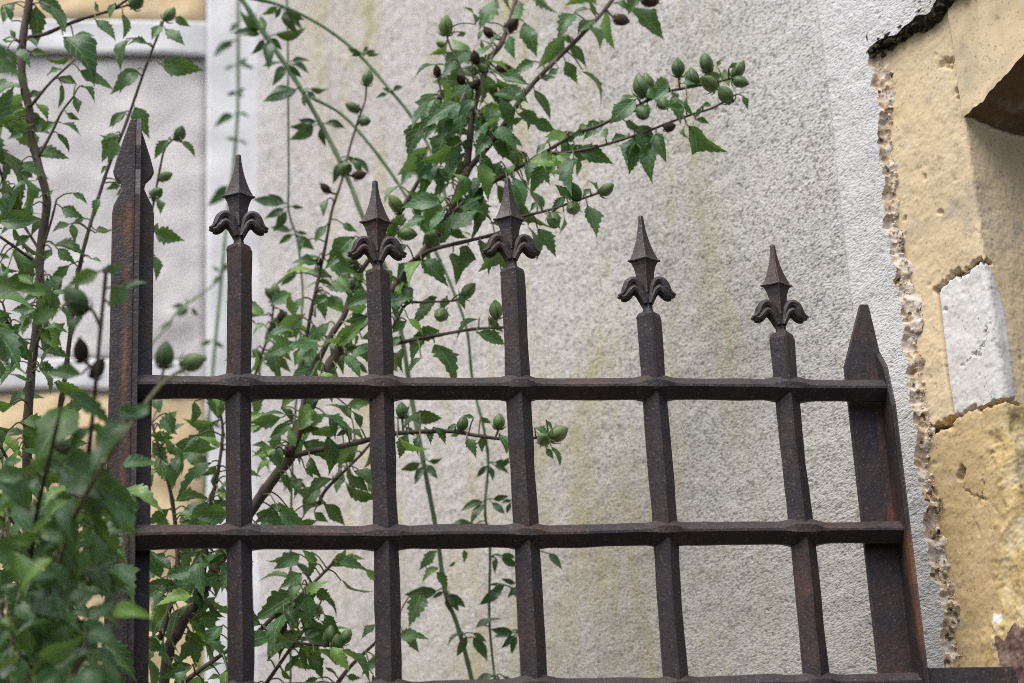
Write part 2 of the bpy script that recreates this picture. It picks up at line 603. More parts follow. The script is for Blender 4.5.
# the coat above the stones
tcu = np.concatenate([np.linspace(-1.2, -0.24, 20)[:-1], dense(-0.24, TB0 - 0.001, 0.0013, 0.0013)])
tcu[-1] = TB0
zu = np.concatenate([[0.0], dense(0.0013, 0.30, 0.0013, 0.003), np.linspace(0.35, 5.2 - ZL, 12)])
zl = ZL + 0.004 * samp(TC, tcu, tcu * 0 + 0.3, 0.0012) + 0.0025 * samp(TB, tcu, tcu * 0 + 0.7, 0.001)
Zu = zl[None, :] + zu[:, None] * (5.2 - zl[None, :]) / (5.2 - ZL)
Tu = np.repeat(tcu[None, :], len(zu), 0)
Pu = np.stack([Tu, rough_h(Tu, Zu) + margin(Tu), Zu], -1)
up = grid_mesh('roughcast', Pu, M['rough'], wall)
row0 = Pu[0].copy()

# broken edge of the coat: pebbly side edge, black crusted underside
kk = np.concatenate([[0.0, 0.04], np.linspace(0.10, 1.0, 12)])
wz = 0.0105 + 0.0028 * samp(TC, zrow * 0 + 0.77, zrow, 0.0016) + 0.0011 * samp(TB, zrow * 0 + 0.31, zrow, 0.0011)
wz = np.clip(wz, 0.004, 0.02)
E = np.repeat(col0[:, None, :], len(kk), 1)
E[:, :, 0] -= wz[:, None] * kk[None, :]
zz, te = E[:, :, 2], E[:, :, 0]
drop = np.clip(kk / 0.10, 0, 1)[None, :]
rgh = 0.0007 * samp(TD, te + 3, zz, 0.0008) + 0.0005 * samp(TB, te + 1, zz, 0.0007) - 0.0030 * np.clip(samp(TB, te + 2, zz, 0.0009) - 1.0, 0, 1)
E[:, :, 1] = E[:, :, 1] * (1 - drop) + (-0.0022 - 0.0048 * kk[None, :] ** 2 + rgh) * drop
keep = (zrow < ZL + 0.004)
grid_mesh('coat_edge', E[keep][:, ::-1], M['edge'], wall)
dep = np.concatenate([[0.0], np.linspace(0.0015, 0.014, 14)])
E = np.repeat(row0[None, :, :], len(dep), 0)
E[:, :, 1] -= dep[:, None]
tt = E[:, :, 0]
pb = 0.0022 * samp(TD, tt, E[:, :, 1] + 5, 0.0012) + 0.004 * samp(TB, tt + 2, E[:, :, 1], 0.0016)
E[:, :, 2] += (pb - 0.004) * np.clip(dep / 0.005, 0, 1)[:, None]
grid_mesh('weather_crust', E, M['crust'], wall)
# black crust hanging under the lip: lumps
mb = MB()
lump_r = np.random.default_rng(5)
for i in range(900):
    t = lump_r.uniform(-0.22, TB0 + 0.004)
    r = lump_r.uniform(0.0007, 0.0030)
    cx, cy, cz = t, lump_r.uniform(-0.010, 0.0025), ZL + lump_r.normal(0, 0.0032) + (0.004 if t < 0 else 0)
    ring = []
    for a in np.linspace(-1.3, 1.3, 6):
        rr = r * math.cos(a)
        ph = np.arange(8) * math.pi / 4
        w = 1 + 0.35 * lump_r.standard_normal(8).clip(-1, 1)
        ring.append(np.stack([cx + rr * np.cos(ph) * w * 1.5, cy + rr * np.sin(ph) * w, np.full(8, cz + r * math.sin(a))], -1))
    loft(mb, ring)
mb_parent = bpy.data.objects.new('tmp', None)
v = MB()
v.v, v.f, v.n, v.att = mb.v, mb.f, mb.n, mb.att
me = bpy.data.meshes.new('weather_crust')
me.from_pydata(np.concatenate(mb.v).tolist(), [], mb.f)
link('crust_lumps', me, M['crust'], wall)
bpy.data.objects.remove(mb_parent)
# loose grains and crumbs in the broken side edge
mb = MB()
for i in range(800):
    z = lump_r.uniform(1.93, ZL)
    r = 0.0005 + 0.0016 * lump_r.random() ** 3
    cx = float(np.interp(z, zrow, tb)) - lump_r.uniform(0.0, 0.011)
    cy = -lump_r.uniform(0.0025, 0.0055)
    ring = []
    w = 1 + 0.3 * lump_r.standard_normal(6).clip(-1, 1)
    for a in (-1.2, -0.4, 0.4, 1.2):
        ph = np.arange(6) * math.pi / 3
        ring.append(np.stack([cx + r * math.cos(a) * np.cos(ph) * w, cy + r * math.cos(a) * np.sin(ph) * w, np.full(6, z + r * math.sin(a))], -1))
    loft(mb, ring)
me = bpy.data.meshes.new('loose_grit')
me.from_pydata(np.concatenate(mb.v).tolist(), [], mb.f)
o = link('loose_grit', me, M['edge'], wall)
o['kind'] = 'stuff'
# masonry body behind the coat (gives the wall its thickness)
me = bpy.data.meshes.new('masonry')
mb = MB()
box(mb, (TB0 - 0.03, -0.55, 0.0), (1.9, -0.03, 5.2))
me.from_pydata(np.concatenate(mb.v).tolist(), [], mb.f)
link('masonry', me, M['rough'], wall, False)

# ---- the stone pier
pier = thing('stone_pier', 'weathered ochre stone pier with one white block and broken overhanging lintel at the right', 'pier', tuple(P0), ANG)
ZS = onW(975, 112, STN)[1]


def seg_dist(t, z, pts):
    d = np.full(t.shape, 9.0)
    for (a, b), (c, e) in zip(pts[:-1], pts[1:]):
        vx, vz = c - a, e - b
        L = vx * vx + vz * vz + 1e-12
        u = np.clip(((t - a) * vx + (z - b) * vz) / L, 0, 1)
        d = np.minimum(d, np.hypot(t - a - u * vx, z - b - u * vz))
    return d


def wp(*px):
    return [onW(x, y, STN) for x, y in px]


def in_poly(t, z, poly):
    inside = np.zeros(t.shape, bool)
    n = len(poly)
    for i in range(n):
        (x1, y1), (x2, y2) = poly[i], poly[(i + 1) % n]
        c = ((y1 > z) != (y2 > z)) & (t < (x2 - x1) * (z - y1) / (y2 - y1 + 1e-12) + x1)
        inside ^= c
    return inside


# sheet wraps round the corner: s runs along the side face, then back along the front face
S1 = 0.084 - TC0
sc_ = np.concatenate([dense(0, S1 + 0.06, 0.0012, 0.0012), dense(S1 + 0.0612, S1 + 0.25, 0.002, 0.004), np.linspace(S1 + 0.26, S1 + 4.0, 40)])
zp = np.concatenate([np.linspace(0, 1.86, 20)[:-1], dense(1.86, 2.70, 0.0012, 0.0012), np.linspace(2.72, 5.2, 14)])
S, Zp = np.meshgrid(sc_, zp)
jit = 0.0013 * samp(TB, S, Zp, 0.0012) + 0.0011 * samp(TD, S, Zp, 0.0007) + 0.0008 * samp(TA, S, Zp, 0.001)
st = np.minimum(S, S1)
tq = 0.084 - st
nq = STN - np.maximum(S - S1, 0)
# rounded arris
RC = 0.006
u = np.clip((S - (S1 - RC)) / (2 * RC), 0, 1)
ang = u * math.pi / 2
nd_t, nd_n = -np.sin(ang), np.cos(ang)
arc = (u > 0) & (u < 1)
tq = np.where(arc, TC0 + RC - RC * np.sin(ang), tq)
nq = np.where(arc, STN - RC + RC * np.cos(ang), nq)
tw = tq + np.where(S > S1, -(S - S1), 0)       # unrolled coordinate
h = 0.0014 * samp(TC, S, Zp, 0.004) + 0.00022 * samp(TB, S + 0.4, Zp, 0.0015) + 0.00016 * samp(TD, S, Zp, 0.0012) + 0.00012 * samp(TA, S, Zp, 0.001) - 0.0010 * np.clip(samp(TD, S + .7, Zp, 0.0011) - 2.2, 0, 1.5)
side = S <= S1 + 0.002
# joints
JA = wp((905, 470), (918, 447), (926, 436), (938, 428), (953, 418))
JB = wp((934, 288), (950, 276), (966, 271), (980, 258), (990, 254))
JC = wp((953, 418), (985, 405), (1016, 395))
JD = wp((935, 288), (941, 330), (947, 370), (954, 418))
JE = wp((1001, 300), (1008, 350), (1012, 395))
for J, w, dpt in ((JA, 0.0028, 0.035), (JB, 0.0022, 0.035), (JC, 0.0016, 0.006), (JD, 0.0017, 0.018)):
    dd = seg_dist(tw, Zp + jit * 0.9, J)
    h -= dpt * np.exp(-(dd / w) ** 4)
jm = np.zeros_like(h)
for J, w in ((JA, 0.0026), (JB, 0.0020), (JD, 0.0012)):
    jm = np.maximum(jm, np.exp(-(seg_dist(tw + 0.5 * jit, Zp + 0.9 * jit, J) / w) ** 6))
# lip of the tongue: dark broken hollow
for (x, y), r, dpt in (((946, 424), 0.006, 0.012), ((946, 60), 0.006, 0.010), ((962, 93), 0.0045, 0.016), ((957, 94), 0.003, 0.012), ((922, 473), 0.0028, 0.006), ((962, 473), 0.003, 0.007),
                       ((905, 218), 0.0022, 0.005), ((906, 232), 0.002, 0.004), ((940, 212), 0.002, 0.004), ((946, 309), 0.002, 0.004), ((925, 178), 0.0018, 0.003), ((1000, 622), 0.006, -0.002)):
    t0, z0 = onW(x, y, STN)
    q = np.hypot(tw - t0, (Zp - z0)) * (1 + 0.25 * np.sin(2 * np.arctan2(Zp - z0, tw - t0) + x)) + 1.1 * jit * min(1, r / 0.004)
    h -= dpt * np.exp(-(np.maximum(q, 0) / r) ** 4) * (0.75 + 0.25 * np.tanh(samp(TD, S, Zp, 0.001)))
# hairline cracks
for J in (wp((966, 0), (972, 20), (976, 38)), wp((978, 50), (985, 62), (991, 75)), wp((962, 365), (975, 355), (984, 340), (990, 318)), wp((965, 490), (990, 500), (1004, 520)), wp((985, 545), (975, 520), (985, 470), (1000, 440))):
    dd = seg_dist(tw + 0.8 * jit, Zp + 1.3 * jit, J)
    h -= 0.0035 * np.exp(-(dd / 0.0008) ** 2) * (0.55 + 0.45 * np.tanh(2 * samp(TB, S, Zp, 0.0012)))
# white block is flush but slightly proud, lower stone swells and is broken rock near its arris
white = wp((935, 287), (950, 276), (966, 271), (989, 255), (1003, 300), (1013, 394), (985, 405), (954, 419), (947, 370), (941, 330))
wmask = in_poly(tw + jit * 0.15, Zp + jit * 0.2, white)
h += np.where(wmask, 0.0003, 0)
rocky = np.zeros_like(h)
rk = wp((1004, 400), (992, 440), (997, 480), (1010, 520), (994, 560), (1000, 600), (988, 640), (990, 683), (1100, 683), (1100, 380))
rocky[in_poly(tw + jit * 2.5, Zp + jit * 2.5, rk)] = 1
rk_h = 0.0045 * np.abs(samp(TC, S + 0.1, Zp + 0.2, 0.0022)) - 0.0022 * np.abs(samp(TB, S, Zp, 0.0016)) - 0.0010 * np.abs(samp(TD, S, Zp, 0.0014)) + 0.0004 * samp(TA, S, Zp, 0.001)
rs = rocky.copy()
for _ in range(5):
    rs = (rs + np.roll(rs, 1, 0) + np.roll(rs, -1, 0) + np.roll(rs, 1, 1) + np.roll(rs, -1, 1)) / 5
h += rs * (0.4 * rk_h - 0.0006)
brick = in_poly(tw + jit, Zp + jit, wp((999, 636), (1008, 640), (1014, 622), (1026, 628), (1100, 620), (1100, 760), (1010, 760), (1004, 668))).astype(float)
chalk = in_poly(tw + jit * 1.2, Zp + jit, wp((993, 612), (1002, 611), (1003, 624), (996, 628))).astype(float)
low = (seg_dist(tw, Zp, JA + JC[1:]) < 0) | (Zp < np.interp(tw, [p[0] for p in (JA + JC)][::-1], [p[1] for p in (JA + JC)][::-1]))
Pp = np.stack([tq + nd_t * h, nq + nd_n * h, Zp], -1)
fm = lambda a: a[:-1, :-1]
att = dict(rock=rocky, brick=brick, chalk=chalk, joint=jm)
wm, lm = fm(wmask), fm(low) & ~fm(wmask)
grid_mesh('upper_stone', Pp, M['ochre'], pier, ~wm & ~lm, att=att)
o = grid_mesh('white_stone', Pp, M['chalk'], pier, wm)
o['label'] = 'chalky white limestone block, cracked, its ochre paint gone'
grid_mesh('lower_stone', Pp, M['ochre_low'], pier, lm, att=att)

# overhanging lintel: face comes down, then turns in under as a rough soffit
tl = np.concatenate([np.linspace(-1.3, -0.33, 14)[:-1], dense(-0.33, TC0 - 0.0005, 0.0015, 0.0015)])
tl[-1] = TC0
pl = np.concatenate([-dense(0, 0.32, 0.0015, 0.003)[::-1], dense(0.0015, 0.30, 0.0015, 0.004), np.linspace(0.32, 4.0, 24)])
TL, PL = np.meshgrid(tl, pl)
rag = 0.0015 * samp(TC, TL, TL * 0 + 0.9, 0.0016) + 0.0012 * samp(TB, TL, TL * 0 + 0.35, 0.0012) + 0.0008 * samp(TD, TL, TL * 0 + 0.15, 0.001) - 0.001
TLT, ZLT = onW(1024, 50, STN)
SLOPE = (ZLT - ZS) / (TC0 - TLT)
zl_ = ZS + SLOPE * (TC0 - TL) - np.minimum(PL, 0) + rag * np.exp(-np.abs(PL) / 0.02)
nl_ = STN - np.maximum(PL, 0)
hl = 0.002 * samp(TC, TL, PL + 2, 0.004) + 0.0005 * samp(TB, TL, PL, 0.0015)
hs = 0.003 * samp(TC, TL, PL, 0.003) + 0.0012 * np.abs(samp(TB, TL, PL, 0.002)) + 0.0005 * samp(TD, TL, PL, 0.001)
fade = np.clip(-PL / 0.006, 0, 1)
nl_ = nl_ + hl * fade
zl_ = zl_ + hs * np.clip(PL / 0.01, 0, 1)
dd = seg_dist(TL, zl_, wp((976, 0), (978, 40), (976, 105)))
nl_ -= np.where(PL < 0, 0.002 * np.exp(-(dd / 0.001) ** 2), 0)
PLm = np.stack([TL, nl_, zl_], -1)
face = fm(PL) < -0.0001
z0 = np.zeros_like(TL)
grid_mesh('lintel', PLm[::-1], M['ochre'], pier, face[::-1], att=dict(rock=z0, brick=z0, chalk=z0, joint=z0))
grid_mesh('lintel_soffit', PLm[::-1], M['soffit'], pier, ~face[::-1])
me = bpy.data.meshes.new('stone_core')
mb = MB()
box(mb, (TC0 + 0.03, -4.0, 0.0), (0.07, -0.06, 5.2))
me.from_pydata(np.concatenate(mb.v).tolist(), [], mb.f)
link('stone_core', me, M['ochre_low'], pier, False)

# ------------------------------------------------------------------ neighbouring front at the far side of the inner corner
FY = 1.27
house = thing('house_front', 'blurred house front beyond the shrubs, grey panel framed by white bands and yellow stone', 'house front', (-1.5, FY, 0))
xb0, xb1 = at(206, 200, FY)[0], at(257, 200, FY)[0] + 0.03
zb1, zb0 = at(170, 25, FY)[2], at(170, 59, FY)[2]
zc1, zc0 = at(100, 362, FY)[2], at(100, 393, FY)[2]


def slab(name, x0, x1, z0, z1, y0, mat, step=0.01, rough=0.003, edge=0.004):
    mb = MB()
    box(mb, (x0, y0 + 0.032, z0), (x1, FY + 0.35, z1))
    nx, nz = max(24, min(200, int((x1 - x0) / step))), max(24, min(260, int((z1 - z0) / step)))
    gx, gz = np.meshgrid(np.linspace(x0, x1, nx), np.linspace(z0, z1, nz))
    hh = rough * samp(TC, gx, gz, 0.006) + rough * 0.5 * samp(TB, gx, gz, 0.003)
    ed = np.minimum(np.minimum(gx - x0, x1 - gx), np.minimum(gz - z0, z1 - gz))
    yy = y0 - hh + 0.004 * np.clip(1 - ed / edge, 0, 1)
    i = np.arange(nx * nz).reshape(nz, nx)
    q = np.stack([i[:-1, :-1], i[:-1, 1:], i[1:, 1:], i[1:, :-1]], -1).reshape(-1, 4)
    mb.add(np.stack([gx, yy, gz], -1).reshape(-1, 3), [tuple(k) for k in q])
    return mb.build(name, mat, house)


slab('corner_band', xb0, xb1, 0, 5.0, FY - 0.016, M['lime'])
slab('upper_band', -1.3, xb0 - 0.0005, zb0, zb1, FY - 0.014, M['lime'])
slab('upper_stonework', -1.3, xb0 - 0.0005, zb1 + 0.002, 5.0, FY - 0.004, M['sand'], rough=0.006)
slab('grey_panel', -1.3, xb0 - 0.0005, zc1 + 0.002, zb0 - 0.002, FY, M['panel'], step=0.006)
slab('lower_band', -1.3, xb0 - 0.0005, zc0, zc1, FY - 0.014, M['lime'])
slab('lower_stonework', -1.3, xb0 - 0.0005, 0, zc0 - 0.002, FY - 0.004, M['sand'], rough=0.006)
slab('side_band', -1.42, -1.303, 0, 5.0, FY - 0.016, M['lime'])
slab('side_stonework', -4.5, -1.423, 0, 5.0, FY - 0.004, M['sand'], step=0.03, rough=0.006)

# ------------------------------------------------------------------ iron gate
gate = thing('iron_gate', 'rusted wrought iron gate with five spear-tipped bars between two pointed stiles', 'gate', (0.24, 0, 0))
Z0r, HR = 2.25, 0.1328
rails_z = [Z0r, Z0r - HR, Z0r - 2 * HR, 1.05, 0.22]
px_bars = [(238, 155, 246), (375, 181, 271), (505, 178, 269), (637, 216, 314), (772, 245, 334)]
BX = [0.0010, 0.1215, 0.2405, 0.3597, 0.4788]
XL, XR = -0.0872, 0.5665       # inner ends of the rails
wob = np.random.default_rng(21)


def diamond(c, ax1, ax2, r1, r2, round_=0.0):
    """8-point diamond section with slightly blunted arrises; round_ 1 = octagon"""
    b = 0.10 + 0.19 * round_
    pts = []
    for (a, e) in ((1, 0), (0, 1), (-1, 0), (0, -1)):
        for s in (-1, 1):
            if a:
                pts.append(c + ax1 * r1 * a * (1 - b) + ax2 * r2 * b * s * a)
            else:
                pts.append(c + ax2 * r2 * e * (1 - b) - ax1 * r1 * b * s * e)
    return np.array(pts)


X_, Y_, Z_ = np.eye(3)
for zr in rails_z:
    mb = MB()
    xs = np.unique(np.concatenate([np.linspace(XL, XR, 150)]))
    rings = []
    for x in xs:
        b0 = min(BX, key=lambda b: abs(x - b))
        d = abs(x - b0)
        k = math.exp(-(d / (0.0135 + 0.002 * math.sin(b0 * 91 + zr * 37))) ** 4) * (0.85 + 0.25 * math.sin(b0 * 57 + zr * 23))
        k2 = math.exp(-((d - 0.024) / 0.009) ** 2)
        j = 0.0004 * samp(TB, np.array(x * 1.0), np.array(zr * 7), 0.002)
        j2 = 0.0006 * samp(TC, np.array(x * 1.0 + 3), np.array(zr * 5), 0.003)
        r2 = 0.0112 + 0.0042 * k - 0.0003 * k2 + j
        r1 = 0.0112 + 0.0078 * k + j2 * 0.4
        rings.append(diamond(np.array([x, -0.0005 + j2 * 0.3, zr + j2]), Y_, Z_, r1, r2, 0.75 * k))
    loft(mb, [r[::-1] for r in rings])
    mb.build('rail', M['iron'], gate, False)

UN = 0.0875 / 528
UX = 0.000161
PROF = [(62, 13), (66, 17), (100, 19), (140, 26), (180, 36), (220, 50), (260, 67), (288, 83), (298, 89), (304, 89), (310, 82), (330, 70), (360, 59), (400, 52), (440, 50), (475, 49), (505, 44), (535, 38), (556, 36), (568, 42), (580, 44), (594, 42)]


def make_finial(x, ztip, zsh, rot):
    un = (ztip - zsh) / 528
    mb = MB()
    rings = []
    c, s = math.cos(rot), math.sin(rot)
    ax, ay = np.array([c, s, 0]), np.array([-s, c, 0])
    for yy, hw in PROF:
        k = 0.62 if yy < 480 else 0.62 + 0.4 * (yy - 480) / 100
        rd = 0.0 if yy < 470 else min(1, (yy - 470) / 60)
        rings.append(diamond(np.array([x, 0, ztip - (yy - 62) * un]), ax, ay, hw * UX, hw * UX * k, rd))
    loft(mb, rings[::-1])
    # raised arris on the blade and a fine ridge at its shoulder
    for sgn in (-1, 1):
        line = [np.array([x, 0, ztip - (yy - 62) * un]) + ay * sgn * hw * UX * (0.62 if yy < 480 else 0.8) for yy, hw in PROF[1:16]]
        tube(mb, line, 0.0009, 6)
        for s2 in (-1, 1):
            zc = ztip - (301 - 62) * un
            tube(mb, [np.array([x, 0, zc]) + ax * s2 * 89 * UX, np.array([x, 0, zc - 0.0006]) + (ax * s2 * 0.5 + ay * sgn * 0.5 * 0.62) * 89 * UX, np.array([x, 0, zc]) + ay * sgn * 89 * UX * 0.62], 0.0009, 6)
    # two curled leaves, each with an outer and an inner ridge
    outer = [(14, 545, 12), (26, 500, 15), (40, 455, 18), (62, 428, 20), (92, 424, 21), (116, 442, 22), (130, 470, 21), (146, 489, 17), (164, 497, 12), (182, 497, 5)]
    inner = [(16, 545, 11), (34, 512, 13), (52, 482, 15), (74, 468, 17), (96, 474, 18), (114, 492, 18), (134, 507, 14), (158, 509, 8)]
    core = [(20, 540, 14), (36, 500, 20), (58, 460, 26), (88, 452, 28), (112, 472, 26), (134, 496, 18), (158, 508, 9)]
    for sgn in (-1, 1):
        for path, yo in ((outer, -0.0035), (inner, -0.0045), (outer, 0.0035), (inner, 0.0045), (core, 0.0)):
            pp = smooth_path([np.array([sgn * a * UX * 0.88, -0.0, ztip - (b - 74) * un, r * UX * 1.12]) for a, b, r in path], 0.0016)
            Pt = np.array([np.array([x, 0, 0]) + ax * q[0] + ay * yo * (1 - 0.3 * abs(q[0]) / 0.028) + Z_ * q[2] for q in pp])
            tube(mb, Pt, np.maximum(pp[:, 3], 0.0006), 8, squash=(1, 1.0))
    return mb


for i, (px, ytip, ysh) in enumerate(px_bars):
    x = BX[i]
    ztip = at(px, ytip, 0)[2]
    zsh = at(px, ysh, 0)[2]
    mb = MB()
    rings = []
    zs = np.concatenate([np.linspace(0.05, 1.85, 30)[:-1], np.linspace(1.85, zsh - 0.006, 90)])
    for z in zs:
        j = 0.0005 * samp(TC, np.array(i * 1.7), np.array(z), 0.003)
        j2 = 0.0003 * samp(TB, np.array(i * 1.3 + .4), np.array(z), 0.002)
        rings.append(diamond(np.array([x + j, 0, z]), X_, Y_, 0.0119 + j2, 0.0119 + j2))
    for dz, k, rd in ((0.0035, 1.0, 0.0), (0.0012, 0.95, 0.15), (0.0, 0.82, 0.4), (-0.0008, 0.6, 0.8)):
        rings.append(diamond(np.array([x, 0, zsh - dz]), X_, Y_, 0.0119 * k, 0.0119 * k, rd))
    loft(mb, rings)
    bar = mb.build('bar', M['iron'], gate, False)
    f = make_finial(x, ztip, zsh - 0.002, wob.uniform(-0.06, 0.06)).build('spear_point', M['iron_finial'], None, False)
    vv = np.array([q.co[:] for q in f.data.vertices]) - np.array(gate.location)
    f.data.vertices.foreach_set('co', vv.astype(np.float32).ravel())
    f.parent = bar


def prism_xz(mb, poly, y0, y1):
    n = len(poly)
    v = [(x, y0, z) for x, z in poly] + [(x, y1, z) for x, z in poly]
    f = [tuple(range(n)), tuple(range(2 * n - 1, n - 1, -1))] + [(i, i + n, (i + 1) % n + n, (i + 1) % n) for i in range(n)]
    mb.add(v, f)


def prism_yz(mb, poly, x0, x1):
    n = len(poly)
    v = [(x0, y, z) for y, z in poly] + [(x1, y, z) for y, z in poly]
    f = [tuple(range(n)), tuple(range(2 * n - 1, n - 1, -1))] + [(i, (i + 1) % n, (i + 1) % n + n, i + n) for i in range(n)]
    mb.add(v, f)


def bevel(o, w):
    b = o.modifiers.new('bevel', 'BEVEL')
    b.width = w
    b.segments = 2
    b.limit_method = 'ANGLE'
    return o


# left stile: T section, flange cut to a notched spear outline
mb = MB()
YF = 0.0115


def xz(px, py, y=YF):
    p = at(px, py, y)
    return (p[0], p[2])


zt = xz(134, 119)[1]
left_side = [xz(130.5, 119), xz(124, 137), xz(117, 157), (xz(113, 171)[0], xz(113, 171)[1]), xz(115, 177), xz(120.5, 182), xz(121.5, 188), xz(118, 196), xz(113.5, 205), xz(112, 213)]
right_side = [xz(137.5, 119), xz(144, 137), xz(150, 156), xz(154, 171), xz(151, 177), xz(145.5, 182), xz(144, 188), xz(147.5, 196), xz(152, 205), xz(154, 213)]
xl, xr = left_side[-1][0], right_side[-1][0]
poly = left_side + [(xl, 0.03), (xr, 0.03)] + right_side[::-1]
prism_xz(mb, poly, YF, YF + 0.005)
xw0 = at(132.5, 300, -0.012)[0]
prism_yz(mb, [(YF + 0.0005, 0.03), (YF + 0.0005, zt - 0.001), (0.006, zt - 0.002), (-0.006, zt - 0.035), (-0.004, zt - 0.058), (-0.011, zt - 0.085), (-0.011, 0.03)], xw0, xw0 + 0.0052)
o = mb.build('stile', M['iron_left'], gate, False)
o['label'] = 'left upright of tee iron with a notched spear top'
bevel(o, 0.0009)
# right stile: angle iron with a tapered point
mb = MB()
a, b = xz(844.5, 366), xz(860, 304)
xf1 = XR + 0.0048
poly = [(b[0], b[1]), (a[0], a[1]), (a[0], 0.03), (xf1, 0.03), (xf1, xz(885, 353)[1]), (b[0] + 0.008, b[1])]
prism_xz(mb, poly, YF, YF + 0.005)
zt = b[1]
prism_yz(mb, [(YF + 0.0005, 0.03), (YF + 0.0005, xz(885, 353)[1]), (-0.004, xz(885, 353)[1] - 0.02), (-0.014, xz(885, 353)[1] - 0.06), (-0.014, 0.03)], XR - 0.0002, XR + 0.0046)
o = mb.build('stile', M['iron_right'], gate, False)
o['label'] = 'right upright of angle iron cut to a plain point'
bevel(o, 0.0009)
# anchor bar from the right stile into the stones
mb = MB()
box(mb, (XR + 0.0045, -0.006, 1.966), (0.668, 0.008, 1.9975))
bevel(mb.build('anchor_bar', M['iron_blue'], gate, False), 0.001)

# ------------------------------------------------------------------ plants
TEETH = [(0, 0), (.04, .13), (.12, .40), (.20, .66), (.27, .84), (.325, .97), (.345, .80), (.41, .93), (.47, 1.04), (.495, .78), (.555, .82), (.605, .84), (.63, .58), (.69, .58), (.735, .56), (.76, .36), (.81, .34), (.85, .29), (.872, .16), (.92, .12), (.96, .06), (1, 0)]
_u = np.array([q[0] for q in TEETH])
_w = np.array([q[1] for q in TEETH])
ENV = np.interp(_u, [0, .06, .15, .26, .38, .5, .62, .75, .87, 1], [0, .2, .5, .8, .95, .93, .76, .50, .24, 0])


def leaf_profile():
    """one hibiscus blade: teeth, lobes and breadth differ from leaf to leaf and side to side"""
    d = random.uniform(0.3, 1.35)
    lob = random.uniform(-0.12, 0.22)
    sh = random.uniform(-0.07, 0.07)
    out = []
    for u, e, w in zip(_u, ENV, _w):
        g = 1 + lob * math.exp(-((u - .44) / .09) ** 2) - 0.5 * abs(lob) * math.exp(-((u - .62) / .07) ** 2)
        j = random.uniform(0.75, 1.25)
        a = max(0, (e + (w - e) * d * j) * g)
        b = max(0, (e + (w - e) * d * random.uniform(0.6, 1.3)) * g * random.uniform(.94, 1.06))
        uu = u + sh * u * (1 - u) * 2
        out.append((uu, a, b))
    return out


LANCE = [(0, 0), (.05, .3), (.15, .68), (.28, .94), (.4, 1.0), (.55, .92), (.7, .68), (.84, .36), (.93, .14), (1, 0)]


def add_leaf(mb, B, T_, hw, roll, tone, prof=TEETH, curl=None, fold=None, flip=1):
    mid = (B + T_) / 2
    a = T_ - B
    L = np.linalg.norm(a)
    a = a / L
    v = unit(CAM - mid)
    v = unit(v - a * (v @ a))
    p = np.cross(a, v)
    if p[2] < 0:
        p = -p
    if abs(p[2]) < 0.2 and random.random() < 0.5:
        p = -p
    n = v * math.cos(roll) + p * math.sin(roll)
    s = np.cross(a, n)
    curl = random.uniform(0.05, 0.55) if curl is None else curl
    fold = random.uniform(0.12, 0.55) if fold is None else fold
    ph, fr = random.uniform(0, 6.28), random.uniform(5, 9)
    asym = random.uniform(-0.12, 0.12)
    tw = random.uniform(-0.35, 0.35)
    rip = random.uniform(0.02, 0.07)
    VS = (-1, -0.5, 0, 0.5, 1)
    verts, uv = [], []
    if prof is TEETH:
        prof = leaf_profile()
    for pr in prof:
        u, w = pr[0], pr[1]
        wob_ = 1 + random.uniform(-0.07, 0.07)
        ct, sn = math.cos(tw * u), math.sin(tw * u)
        s2, n2 = s * ct + n * sn, n * ct - s * sn
        for q in VS:
            if len(pr) > 2:
                w = pr[1] if q < 0 else pr[2] if q > 0 else 0.5 * (pr[1] + pr[2])
            x = q * w * hw * wob_ * (1 + asym * q)
            hgt = fold * abs(x) * L + rip * L * abs(q) * w * math.sin(ph + fr * u + q) - curl * L * (u - 0.35) ** 2 * (1 if u > 0.35 else 0.4) * 1.6
            verts.append(B + a * (u * L) + s2 * x * L + n2 * hgt)
            uv.append((u, q * w, 0))
    f = []
    for i in range(len(prof) - 1):
        for k in range(4):
            q = i * 5 + k
            if i == 0:
                if k == 0:
                    f += [(0, 5, 6), (0, 6, 7), (0, 7, 8), (0, 8, 9)]
            elif i == len(prof) - 2:
                f.append((q, q + 1, q + 6))
            else:
                f.append((q, q + 1, q + 6, q + 5))
    mb.add(verts, f, tone=tone, leafuv=np.array(uv))
    return s, n


